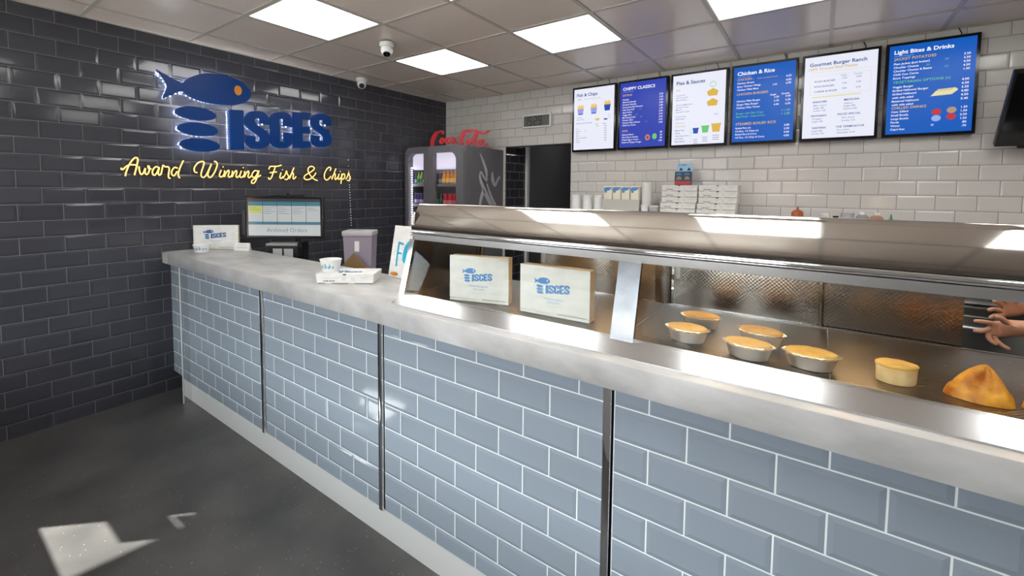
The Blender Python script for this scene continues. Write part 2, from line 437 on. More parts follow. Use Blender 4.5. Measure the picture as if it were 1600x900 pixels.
# terrace across the street, seen only in reflections
tr_ = B().box(-16, 18, -20, -14, -0.02, 3.6).build('exterior', mat('terrace_brick', rgb(120, 92, 80), 0.9), kind='structure')
B().add([(-16.3, -13.7, 3.6), (18.3, -13.7, 3.6), (18.3, -20.3, 3.6), (-16.3, -20.3, 3.6), (-16.3, -17, 5.0), (18.3, -17, 5.0)], [(0, 1, 5, 4), (2, 3, 4, 5), (3, 0, 4), (1, 2, 5), (0, 3, 2, 1)]).build('roof', mat('slate_roof', rgb(70, 72, 80), .8), tr_)
for k in range(9):
    B().box(-14.5+k*3.6, -13.0+k*3.6, -13.999, -13.94, 1.0, 2.7).build('window', mat('street_window', rgb(150, 160, 170), .2), tr_)
# corridor behind the opening
B().box(DX0-0.12, DX0, BY+0.12, 6.3, 0, 2.5).build('wall_corridor_left', m_paint_grey, kind='structure')
B().box(DX1+0.3, DX1+0.42, BY+0.12, 6.3, 0, 2.5).build('wall_corridor_right', m_paint_grey, kind='structure')
B().box(DX0-0.12, DX1+0.42, 6.3, 6.4, 0, 2.5).build('wall_corridor_end', m_paint_grey, kind='structure')
B().box(DX0-0.12, DX1+0.42, BY+0.12, 6.3, 2.4, 2.5).build('ceiling_corridor', m_paint_grey, kind='structure')
cl_ = thing('corridor_fill', 'added unseen fill light on the corridor ceiling, brightens the dark opening', 'ceiling light', (1.45, 5.3, 2.4))  # unseen fill lamp, added to lift the dark corridor
B().lathe([(.13, -.001), (.13, -.02), (.12, -.022)], 28).build('rim', m_white_pl, cl_)
B().lathe([(.118, -.0225), (.118, -.03), (.09, -.045), (.02, -.05)], 28).build('diffuser', mat('corridor_fill_glow', (1, 1, 1, 1), .5, 0, (1, .96, .9, 1), 7.0), cl_)
bt = B()
tile_wall(bt, BY+0.005, BY+0.42, 0.0, DZ+0.3, plane_fn((DX0, 0, 0), (0, 1, 0), (0, 0, 1), (1, 0, 0)), 0.2, 0.10143, 0.1, 0.0, 0.0, 0.0026, 0.012, 0.0035)
bt.box(DX0, DX0+0.001, BY+0.005, BY+0.42, 0, DZ+0.3, 1)
bt.build('trim_1', [m_tile_dark, m_grout_dark], kind='structure')
B().box(DX0+0.001, DX0+0.035, BY+0.42, BY+0.47, 0, 2.3).build('trim_2', m_white_pl, kind='structure')
# suspended ceiling: 600 mm cells, glossy tiles in a grid of bars
GX, GY = 0.887, 1.378
LIGHTS = [(-2, 2), (-2, 4), (-2, 6), (0, 0), (0, 2), (0, 4), (0, 6), (2, 0), (2, 2), (2, 4), (2, 6)]
xs = [0.0]+[GX+0.6*j for j in range(-1, 9) if 0 < GX+0.6*j < XR]+[XR]
ys = [FY]+[GY+0.6*i for i in range(-3, 5) if FY < GY+0.6*i < BY]+[BY]
cb = B()
cells = {(round(GX+0.6*j, 3), round(GY+0.6*i, 3)) for i, j in LIGHTS}
for a, b in zip(xs, xs[1:]):
    for c, d in zip(ys, ys[1:]):
        if (round(a, 3), round(c, 3)) in cells: continue
        cb.add([(a, c, H+0.006), (b, c, H+0.006), (b, d, H+0.006), (a, d, H+0.006)], [(0, 3, 2, 1)], 0)
for x in xs: cb.box(max(x-0.012, 0), min(x+0.012, XR), FY, BY, H, H+0.012, 1)
for y in ys: cb.box(0, XR, max(y-0.012, FY), min(y+0.012, BY), H-0.0004, H+0.012, 1)
cb.box(-0.15, XR+0.15, FY-0.12, BY+0.12, H+0.10, H+0.16, 0)
cb.build('ceiling', [m_ceiling, m_tbar], kind='structure')

# ------------------------------------------------------------------ ceiling light panels
NAMES = {(0, 0): 'square white light panel over the floor beside the blue wall sign', (2, 0): 'square white light panel nearest the corner of dark and white walls', (2, 2): 'square white light panel in front of the first two menu screens',
         (2, 4): 'square white light panel cut by the picture edge above the chicken menu', (0, 2): 'light panel showing one bright corner at the top edge of the ceiling',
         (-2, 4): 'light panel overhead mirrored in the middle of the steel hood', (-2, 6): 'light panel overhead mirrored at the right end of the steel hood', (-2, 2): 'light panel overhead mirrored at the left of the steel hood'}
g0 = None
for (i, j) in LIGHTS:
    loc = (GX+0.6*j+0.3, GY+0.6*i+0.3, H)
    lab = NAMES.get((i, j), 'ceiling light panel out of the picture above the shop')
    if g0 is None:
        g0 = thing('ceiling_light', lab, 'ceiling light', loc, 0, 'square ceiling light panels')
        fr = B()
        for s in (-1, 1):
            fr.box(-0.287, 0.287, s*0.287-(0.008 if s > 0 else 0), s*0.287+(0.008 if s < 0 else 0), 0.0, 0.012)
            fr.box(s*0.287-(0.008 if s > 0 else 0), s*0.287+(0.008 if s < 0 else 0), -0.279, 0.279, 0.0, 0.012)
        fr.build('frame', m_white_pl, g0)
        B().box(-0.279, 0.279, -0.279, 0.279, 0.004, 0.012).build('diffuser', m_panel, g0)
    else:
        dup(g0, loc, 0, lab)

# ------------------------------------------------------------------ unseen sun-blocking sheet and window cards, added to shape the daylight
ab = B(); AX0, AX1, AD = -0.64, 7.0, 1.42
ab.add([(AX0, FY-0.1, 2.385), (AX1, FY-0.1, 2.385), (AX1, FY-AD, 2.4-0.154*AD), (AX0, FY-AD, 2.4-0.154*AD), (AX0, FY-0.1, 2.415), (AX1, FY-0.1, 2.415), (AX1, FY-AD, 2.43-0.154*AD), (AX0, FY-AD, 2.43-0.154*AD)],
       [(0, 3, 2, 1), (4, 5, 6, 7), (0, 1, 5, 4), (1, 2, 6, 5), (2, 3, 7, 6), (3, 0, 4, 7)])
tag(ab.build('sun_blocker', mat('sun_blocker_navy', rgb(24, 32, 56), 0.9)), 'added unseen sheet outside over the shop window, blocks the sun', 'sun_blocker')
def light_mask(x0, x1, z0, z1, lab):
    tag(B().rbox(x0, x1, FY-0.030, FY-0.024, z0, z1, 0.001, 1).build('window_mask', m_card), lab, 'light_mask', 'unseen cards added to shape the daylight')
light_mask(0.10, 0.356, 1.152, 1.333, 'small added card low in the window corner, cuts the sun patch')
light_mask(0.168, 0.356, 1.347, 1.4115, 'narrow added card above the small one, leaves thin slits of sun')
light_mask(0.10, 0.37, 1.412, 2.31, 'tall added card up the window side, blocks sun above the patch')
light_mask(0.66, 1.62, 0.96, 2.30, 'wide added card in the window, dims daylight on the left counter end')

# ------------------------------------------------------------------ serving counter
YC, ZB, ZW0, ZW1, YW = 1.2105, 0.124, 0.965, 1.045, 1.165
counter = thing('serving_counter', 'long serving counter faced in blue-grey brick-shaped tiles with steel plinth and trims', 'counter', (0, 0, 0))
fnC = plane_fn((0, YC+0.006, 0), (1, 0, 0), (0, 0, 1), (0, -1, 0))
EDGES = [0.322, 1.349, 2.368, 3.380, 4.392, 5.404, 6.19]
for a, b in zip(EDGES, EDGES[1:]):
    s0 = a if a < 0.4 else a+0.030
    tb = B(); tb.box(s0, b, YC+0.006, YC+0.03, ZB+0.003, ZW0, 1)
    tile_wall(tb, s0+0.001, b-0.001, ZB+0.004, ZW0, fnC, 0.2, 0.1004, s0, s0+0.1, 0.799-8*0.1004, 0.0042, 0.012, 0.0024, tilt=0.0003)
    tb.build('tiled_panel', [m_tile_blue, m_grout_pale], counter)
for a in EDGES[1:-1]:
    B().rbox(a+0.001, a+0.024, YC-0.006, YC+0.02, ZB+0.002, ZW0, 0.002, 2).box(a+0.025, a+0.029, YC+0.008, YC+0.02, ZB+0.002, ZW0, 1).build('trim_strip', [m_chrome, m_black], counter)
B().box(0.322, 6.19, YC+0.008, YC+0.03, 0.0, ZB).build('plinth', m_plinth, counter)
B().rbox(0.308, 0.321, YW+0.004, 1.60, 0.0, ZW0, 0.0015, 1).build('end_panel', m_chrome, counter)
B().rbox(0.3075, 0.3215, YW+0.0005, YW+0.0035, 0.0, ZW0-0.0005, 0.001, 1).build('edge_strip', m_plinth, counter)
B().box(0.322, 6.19, 1.58, 1.60, 0.0, ZW0).box(6.17, 6.19, YC+0.03, 1.58, 0.0, ZW0).build('back_panel', m_steel, counter)
tag(B().rbox(0.119, 6.195, YW, 1.62, ZW0, ZW1, 0.003, 2).build('worktop', m_worktop), 'continuous grey concrete-look worktop on the tiled counter', 'worktop')
flap = thing('counter_flap', 'short lift-up flap of grey worktop between counter and dark wall', 'counter flap', (0, 0, 0))
B().rbox(0.006, 0.114, YW, 1.62, ZW0, ZW1, 0.003, 2).build('top', m_worktop, flap)
B().box(0.1145, 0.1185, YW-0.001, 1.62, ZW0-0.001, ZW1+0.001).build('edge_strip', m_chrome, flap)
gate = thing('counter_gate', 'narrow tiled gate panel hanging clear of the floor beside the dark wall', 'gate', (0, 0, 0))
gb = B(); gb.box(0.008, 0.300, YC+0.006, YC+0.03, 0.146, 0.960, 1)
tile_wall(gb, 0.009, 0.299, 0.147, 0.960, fnC, 0.2, 0.1004, 0.009, 0.109, 0.799-8*0.1004, 0.0042, 0.012, 0.0024)
gb.build('tiled_panel', [m_tile_blue, m_grout_pale], gate)
B().box(0.008, 0.300, YC+0.03, YC+0.045, 0.146, 0.960).build('backing_board', m_steel, gate)

# ------------------------------------------------------------------ hot display cabinet on the worktop
CX0, CX1, ZD = 2.457, 6.10, 1.075
cab = thing('hot_display_cabinet', 'stainless heated food display cabinet with sloping glass front and curved hood', 'food display cabinet', (0, 0, 0))
def xprof(b, prof, x0, x1, mi=0, smooth=True, closed=True):
    """closed (y, z) outline run along x"""
    b.prism(prof, x0, x1, lambda y, z, t: (t, y, z), mi, smooth)
sill = B()
xprof(sill, [(1.203, 1.0455), (1.203, 1.0500), (1.266, 1.0868), (1.2695, 1.0868), (1.2695, 1.0455)], CX0, CX1, 0, False)
sill.build('front_sill', mat('satin_chrome_sill', (0.66, 0.67, 0.69, 1), 0.18, 1.0), cab)
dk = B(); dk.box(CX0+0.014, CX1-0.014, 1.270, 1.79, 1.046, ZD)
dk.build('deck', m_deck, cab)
ed = B()
for x in (3.3975, 3.905): ed.box(x-0.0012, x+0.0012, 1.27, 1.789, ZD, ZD+0.0008)
ed.box(CX0+0.014, CX1-0.014, 1.785, 1.789, ZD, ZD+0.004)
ed.build('deck_joint', m_chrome, cab)
# end panel on the left, sloping front edge
prof_end = [(1.262, 1.046), (1.262, 1.0872), (1.318, 1.325), (1.330, 1.42), (1.79, 1.42), (1.79, 1.046)]
e = B(); xprof(e, prof_end, CX0, CX0+0.012, 0, False); e.build('end_panel', m_inner, cab)
e = B(); xprof(e, prof_end, CX1-0.012, CX1, 0, False); e.build('end_panel', m_inner, cab)
# sloped edge trim at the left end and mullion between the two bays
def slope_bar(b, x0, x1, y_off=0.0, th=0.010, top=1.305, mi=0, low=0.0):
    p0, p1 = Vector((0, 1.2575-low*0.272+y_off, 1.086-low)), Vector((0, 1.317+y_off, top))
    xprof(b, [(p0.y, p0.z), (p1.y, p1.z), (p1.y+th, p1.z), (p0.y+th, p0.z)], x0, x1, mi, False)
e = B(); slope_bar(e, CX0-0.004, CX0+0.024, -0.004, 0.014, low=0.0068); e.build('edge_trim', m_chrome, cab)
e = B(); slope_bar(e, 3.378, 3.447, -0.004, 0.014, low=0.0068); e.build('mullion', m_mull, cab)
e = B(); slope_bar(e, 5.00, 5.07, -0.004, 0.014, low=0.0068); e.build('mullion', m_mull, cab)
for x0, x1 in ((CX0+0.025, 3.377), (3.448, 4.999), (5.071, CX1-0.013)):
    e = B(); slope_bar(e, x0, x1, 0.001, 0.004); e.build('front_glass', m_glass, cab)
# rail, rolled edge and curved hood
e = B()
xprof(e, [(1.3195, 1.303), (1.3168, 1.3275), (1.332, 1.3275), (1.332, 1.303)], CX0-0.004, CX1, 0, False)
e.build('front_rail', m_rail, cab)
roll = [(1.326+0.0125*math.cos(a)*1.0, 1.3385+0.0108*math.sin(a)) for a in [R(90+18*k) for k in range(0, 11)]]+[(1.335, 1.3277), (1.335, 1.3493)]
e = B(); xprof(e, roll, CX0-0.003, CX1, 0, True); e.build('rolled_edge', m_chrome, cab)
hp = []
th = 0.0
y, z = 1.3175, 1.3485
hp.append((y, z))
N = 14
for k in range(N):
    t = (k+0.5)/N
    a = R(19.5+9*t+2.5*t*t)             # lean of the sheet from upright
    ds = 0.111/N
    y += math.sin(a)*ds; z += math.cos(a)*ds
    hp.append((y, z))
for a_ in (42, 52, 62, 72, 80, 86):
    y += math.sin(R(a_))*0.003; z += math.cos(R(a_))*0.003; hp.append((y, z))
ZT = z
hp += [(1.405, ZT-0.0005), (1.60, ZT-0.018), (1.83, 1.421), (1.83, 1.416)]
inner = [(1.815, 1.4155), (1.39, 1.4152), (1.335, 1.352)]
e = B(); xprof(e, hp+inner, CX0-0.002, CX1, 0, True); e.build('hood', m_hood, cab)
# rear: upright posts, dimpled sliding doors, open bays
for x0, x1 in ((2.470, 2.492), (3.357, 3.415), (3.880, 3.892)):
    B().rbox(x0, x1, 1.765 if x1-x0 > 0.03 else 1.775, 1.789, ZD+0.0045, 1.4145, 0.004, 2).build('rear_post', m_dimple, cab)
for x0, x1, yy in ((2.822, 3.352, 1.792), (3.420, 3.876, 1.792), (3.81, 4.215, 1.800)):
    d = B().box(x0, x1, yy, yy+0.005, ZD-0.02, 1.409).build('sliding_door', m_dimple, cab)
    B().rbox(x0+0.01, x0+0.026, yy-0.004, yy, 1.18, 1.30, 0.001, 1).build('handle', m_steel, d)
B().box(CX0, CX1, 1.80, 1.815, ZD-0.029, ZD-0.021).box(CX0+0.012, CX1-0.012, 1.7895, 1.815, 1.4095, 1.4145).build('door_track', m_steel, cab)
for x in (2.80, 3.16, 3.62, 3.98, 4.40):
    lp = B().rbox(x-0.075, x+0.075, 1.60, 1.70, 1.395, 1.4145, 0.004, 2).build('heat_lamp', m_steel, cab)
    B().tube([(x-0.055, 1.65, 1.389), (x+0.055, 1.65, 1.389)], 0.008, 10).build('bulb', m_heat, lp)

# ------------------------------------------------------------------ shop logo, in the wall sign's own metres (y along the wall, z up)
fish_w = [(1.156, 2.341), (1.195, 2.322), (1.24, 2.300), (1.285, 2.285), (1.312, 2.278), (1.34, 2.312), (1.40, 2.352), (1.46, 2.378), (1.53, 2.390), (1.61, 2.394), (1.69, 2.378), (1.745, 2.352), (1.783, 2.318), (1.796, 2.285),
          (1.785, 2.245), (1.74, 2.202), (1.67, 2.174), (1.59, 2.162), (1.51, 2.160), (1.44, 2.166), (1.38, 2.182), (1.33, 2.206), (1.308, 2.216), (1.26, 2.190), (1.193, 2.147), (1.204, 2.19), (1.219, 2.235), (1.212, 2.265), (1.185, 2.31)]
rings_w = [(1.396, 2.068, 0.134, 0.050), (1.407, 1.952, 0.134, 0.050), (1.418, 1.836, 0.134, 0.050)]
EYE_W = (1.693, 2.292, 0.028, 0.038)
LW = [('I', 1.629, 0.104), ('S', 1.742, 0.200), ('C', 1.950, 0.196), ('E', 2.155, 0.164), ('S', 2.326, 0.206)]
LH, LZ, LSH = 0.316, 1.815, 0.103          # letter height, base, rise along the wall
def shear(p): return (p[0], p[1]+(p[0]-1.63)*LSH)
def pen(pts, wv, wh):
    n_ = len(pts); out = []
    for i in range(n_):
        p0, p1 = pts[max(i-1, 0)], pts[min(i+1, n_-1)]
        dx, dy = abs(p1[0]-p0[0]), abs(p1[1]-p0[1]); d = math.hypot(dx, dy) or 1
        f = (dy/d)**1.5; out.append(wh+(wv-wh)*f)
    return out
def letter_path(ch, y, w_, h=LH, z=LZ):
    a, b_2, m = .205, .795, .10
    if ch == 'S': q = [(b_2, .655), (b_2, .80), (.66, .885), (.5, 1-m), (.34, .885), (a, .80), (a, .68), (.33, .575), (.5, .50), (.67, .425), (b_2, .32), (b_2, .20), (.66, .115), (.5, m), (.34, .115), (a, .20), (a, .355)]
    else: q = [(b_2, .60), (b_2, .80), (.66, .885), (.5, 1-m), (.34, .885), (a, .80), (a, .5), (a, .20), (.34, .115), (.5, m), (.66, .115), (b_2, .20), (b_2, .42)]
    return smooth_pts([(y+u*w_, z+v*h) for u, v in q], 4)
def letter(b, ch, y, w_, fn, a, t, mi=0):
    h, z = LH, LZ
    if ch == 'I': b.prism([shear(p) for p in ((y, z), (y+w_, z), (y+w_, z+h), (y, z+h))], a, t, fn, mi)
    elif ch == 'E':
        b.prism([shear(p) for p in ((y, z), (y+w_, z), (y+w_, z+h*.19), (y+w_*.52, z+h*.19), (y+w_*.52, z+h*.41), (y+w_*.92, z+h*.41), (y+w_*.92, z+h*.60), (y+w_*.52, z+h*.60), (y+w_*.52, z+h*.81), (y+w_, z+h*.81), (y+w_, z+h), (y, z+h))], a, t, fn, mi)
    else:
        p = letter_path(ch, y, w_)
        b.ribbon([shear(q) for q in p], pen(p, w_*.41, h*.185), a, t, fn, mi)
def logo(b, fn0, a, t, mi_blue=0, mi_eye=1):
    fn = lambda y, z, q: fn0((y-1.156)/1.376, (z-1.80)/1.376, q)
    b.prism(smooth_pts(fish_w, 2, True), a, t, fn, mi_blue)
    b.prism(ellipse(*EYE_W, 18), t, t+max((t-a)*.3, .0003), fn, mi_eye)
    for r_ in rings_w: b.prism(ellipse(*r_), a, t, fn, mi_blue)
    for ch, y, w_ in LW: letter(b, ch, y, w_, fn, a, t, mi_blue)

# ------------------------------------------------------------------ wall sign: fish, ovals and letters, lit from behind
sign = thing('wall_sign', 'large blue fish and letter sign standing off the dark tiled wall, white halo lights', 'wall sign', (0, 0, 0))
SA, SB = 0.042, 0.066
def led_row(b, pts):
    for (y, z) in pts: b.sphere((0.030, y, z), 0.0040, 6, 4)
f_y = lambda u, v, t: (t, u, v)
fb = B(); fb.prism(smooth_pts(fish_w, 3, True), SA, SB, f_y)
fish = fb.build('fish', m_sign_blue, sign)
B().prism(ellipse(*EYE_W, 24), SB, SB+0.004, f_y).build('eye', m_sign_orange, fish)
for r_ in rings_w:
    B().prism(ellipse(*r_, 40), SA, SB, f_y).build('oval', m_sign_blue, sign)
for ch, yl, ww in LW:
    lb = B(); letter(lb, ch, yl, ww, f_y, SA, SB); lb.build('letter', m_sign_blue, sign)
lb = B()
outl = smooth_pts(fish_w, 2, True)[::2]+smooth_pts(fish_w, 2, True)[1::2]
cyf, czf = 1.48, 2.26
led_row(lb, [(cyf+(y-cyf)*.93, czf+(z-czf)*.88) for y, z in outl])
for (a, b, rx, ry) in rings_w: led_row(lb, ellipse(a, b, rx*.88, ry*.75, 22))
for ch, yl, ww in LW:
    if ch in 'IE': led_row(lb, [shear((yl+0.012, 1.83+0.0205*k)) for k in range(15)]+[shear((yl+ww*(.85 if ch == 'I' else .42), 1.83+0.0205*k)) for k in range(15)])
    else: led_row(lb, [shear(p) for p in letter_path(ch, yl-.006, ww)][::2])
lb.build('led_bead', m_led, sign)['kind'] = 'stuff'
for (y, z) in [(1.25, 2.27), (1.55, 2.27), (1.72, 2.27), (1.396, 2.068), (1.407, 1.95), (1.418, 1.832), (1.69, 1.9), (1.69, 2.1), (1.80, 1.95), (2.01, 2.0), (2.19, 1.9), (2.19, 2.1), (2.38, 2.1), (2.5, 1.9)]:
    B().tube([(0.004, y, z), (SA, y, z)], 0.004, 8).build('standoff', m_steel, sign)
# hanging string of white beads below the right end of the script sign
hb = B(); hb.tube([(0.012, 2.748, 1.83), (0.012, 2.762, 1.60), (0.012, 2.778, 1.12)], 0.0016, 6)
hs = hb.build('led_string', m_black); tag(hs, 'thin hanging string of tiny white lights on the dark wall beyond the yellow script', 'string lights')
hb = B()
for z in [1.80, 1.74, 1.69, 1.62, 1.585, 1.55, 1.525, 1.50, 1.475, 1.45, 1.42, 1.39, 1.36, 1.335, 1.31, 1.29, 1.27, 1.24, 1.215, 1.19, 1.165, 1.14]:
    hb.sphere((0.016, 2.748+(1.83-z)*.043, z), 0.0030, 6, 4)
hb.build('bead', mat('dim_white_led', (1, 1, 1, 1), 0.4, 0, (0.85, 0.9, 1, 1), 1.6), hs)['kind'] = 'stuff'

# ------------------------------------------------------------------ yellow script sign
GL = {
 'A': (1.05, [[(.22, -.02), (.30, .25), (.52, .68), (.80, 1.0), (.97, 1.03), (1.02, .90), (.92, .50), (.78, .05)], [(.02, .44), (.0, .36), (.12, .36), (.30, .52), (.55, .62), (.90, .62)]]),
 'w': (.80, [[(.02, .55), (.06, .25), (.14, .10), (.28, .18), (.42, .45), (.39, .22), (.48, .10), (.62, .22), (.68, .50), (.60, .60), (.62, .46), (.80, .42)]]),
 'a': (.62, [[(.48, .52), (.28, .56), (.08, .34), (.08, .12), (.22, .08), (.40, .30), (.52, .54), (.44, .22), (.50, .08), (.62, .14)]]),
 'r': (.66, [[(.0, .14), (.10, .50), (.16, .66), (.30, .58), (.50, .58), (.56, .44), (.50, .15), (.50, -.05), (.62, -.10)]]),
 'd': (.88, [[(.48, .52), (.26, .56), (.06, .32), (.08, .12), (.24, .08), (.44, .34)], [(.90, 1.0), (.68, .62), (.52, .22), (.54, .0), (.62, -.06)]]),
 'W': (1.34, [[(.16, .28), (.02, .36), (.02, .60), (.22, .90), (.46, 1.0), (.54, .88), (.40, .40), (.36, .12), (.48, .0), (.66, .20), (.94, .86), (.76, .36), (.74, .10), (.88, .02), (1.10, .34), (1.26, .80), (1.22, 1.0), (1.10, 1.04)]]),
 'i': (.28, [[(.14, .50), (.04, .20), (.08, .06), (.20, .10), (.28, .22)], [(.24, .70), (.27, .73)]]),
 'n': (.46, [[(.06, .48), (.02, .08), (.14, .34), (.28, .50), (.32, .40), (.26, .14), (.34, .05), (.46, .18)]]),
 'g': (.62, [[(.46, .50), (.24, .54), (.06, .30), (.10, .10), (.26, .12), (.46, .46), (.50, .54), (.38, .10), (.20, -.28), (.02, -.30), (.06, -.12), (.34, .06), (.62, .24)]]),
 'F': (.86, [[(.06, .72), (.14, .90), (.36, .94), (.70, .96), (1.04, 1.06)], [(.56, .93), (.40, .50), (.22, .08), (.06, -.02), (.0, .10)], [(.12, .46), (.40, .50), (.66, .54)]]),
 's': (.46, [[(.0, .08), (.18, .34), (.30, .64), (.34, .44), (.46, .22), (.34, .0), (.14, .0)]]),
 'h': (.62, [[(.46, .92), (.28, .52), (.06, .04), (.18, .34), (.36, .50), (.40, .36), (.36, .12), (.44, .04), (.62, .24)]]),
 '&': (1.0, [[(1.0, -.04), (.70, .10), (.40, .50), (.34, .82), (.52, 1.02), (.74, .98), (.76, .80), (.50, .58), (.12, .32), (.06, .10), (.26, .0), (.56, .12), (.82, .40), (.88, .56)]]),
 'C': (.66, [[(.56, .74), (.66, .90), (.54, 1.02), (.28, .84), (.06, .44), (.08, .10), (.28, -.02), (.54, .18), (.64, .30)]]),
 'p': (.50, [[(.14, .54), (.02, -.30)], [(.08, .22), (.24, .50), (.40, .48), (.38, .22), (.22, .08), (.10, .12)]]),
}
neon = thing('script_sign', 'glowing yellow handwritten script sign on dark tiles under the blue fish', 'neon sign', (0, 0, 0))
def neon_word(wd, y0, y1, z0, cap):
    adv = sum(GL[c][0] for c in wd); k = (y1-y0)/adv; x = 0
    b = B(); bk = B()
    for c in wd:
        for stt in GL[c][1]:
            pts = smooth_pts([(y0+(x+p[0])*k, z0+p[1]*cap) for p in stt], 5)
            b.tube([(0.036, p[0], p[1]) for p in pts], 0.0043, 8)
            bk.tube([(0.031, p[0], p[1]) for p in pts], 0.0050, 6)
        x += GL[c][0]
    g = b.build('word', m_neon, neon)
    s_ = bk.build('channel', mat('amber_silicone', rgb(150, 70, 20), 0.5), g)
    for f in (0.1, 0.5, 0.9):
        B().tube([(0.004, y0+(y1-y0)*f, z0+cap*.3), (0.030, y0+(y1-y0)*f, z0+cap*.3)], 0.0025, 6).build('standoff', m_black, g)
neon_word('Award', 0.945, 1.308, 1.592, 0.122)
neon_word('Winning', 1.378, 1.872, 1.592, 0.122)
neon_word('Fish', 1.935, 2.185, 1.592, 0.116)
neon_word('&', 2.255, 2.395, 1.592, 0.122)
neon_word('Chips', 2.462, 2.758, 1.596, 0.120)
B().tube([(0.012, 0.95, 1.64), (0.012, 1.6, 1.625), (0.012, 2.2, 1.63), (0.012, 2.74, 1.64)], 0.0016, 6).build('cable', m_black, neon)

# ------------------------------------------------------------------ six menu screens on the back wall
def em(name, c, k=1.0):
    return mat(name, (0.01, 0.01, 0.01, 1), 0.25, 0, rgb(*c), SCREEN_STRENGTH*k, spec=0.2)
e_white = em('lit_white', (236, 238, 252)); e_ltext = em('lit_white_text', (250, 250, 255)); e_blue1 = em('lit_royal_blue', (46, 66, 178)); e_blue2 = em('lit_blue', (2, 90, 190))
e_navy = em('lit_navy', (34, 70, 140)); e_gold = em('lit_gold', (222, 182, 70)); e_green = em('lit_green', (110, 200, 110)); e_greyt = em('lit_grey', (120, 128, 150))
e_chip = em('lit_chip_yellow', (240, 196, 84)); e_lilac = em('lit_lilac', (150, 160, 226)); e_cup = em('lit_cup_blue', (24, 76, 176)); e_redc = em('lit_red', (196, 50, 60)); e_tan = em('lit_tan', (176, 150, 120)); e_pale = em('lit_pale_blue', (150, 176, 236))
e_cream = em('lit_cream', (230, 222, 170))
PAL = [e_white, e_ltext, e_blue1, e_blue2, e_navy, e_gold, e_green, e_greyt, e_chip, e_lilac, e_cup, e_redc, e_tan, e_pale, e_cream]
PAL_NAMES = 'white ltext blue1 blue2 navy gold green grey chip lilac cup red tan pale cream'.split()
P_ = {k: i for i, k in enumerate('white ltext blue1 blue2 navy gold green grey chip lilac cup red tan pale cream'.split())}
def col(x, items, y0, dy, size, c, b=0.012, align='L'):
    return [(t, x, y0+dy*i, size, c, align, b) for i, t in enumerate(items)]
SW, SH = 0.458, 0.642
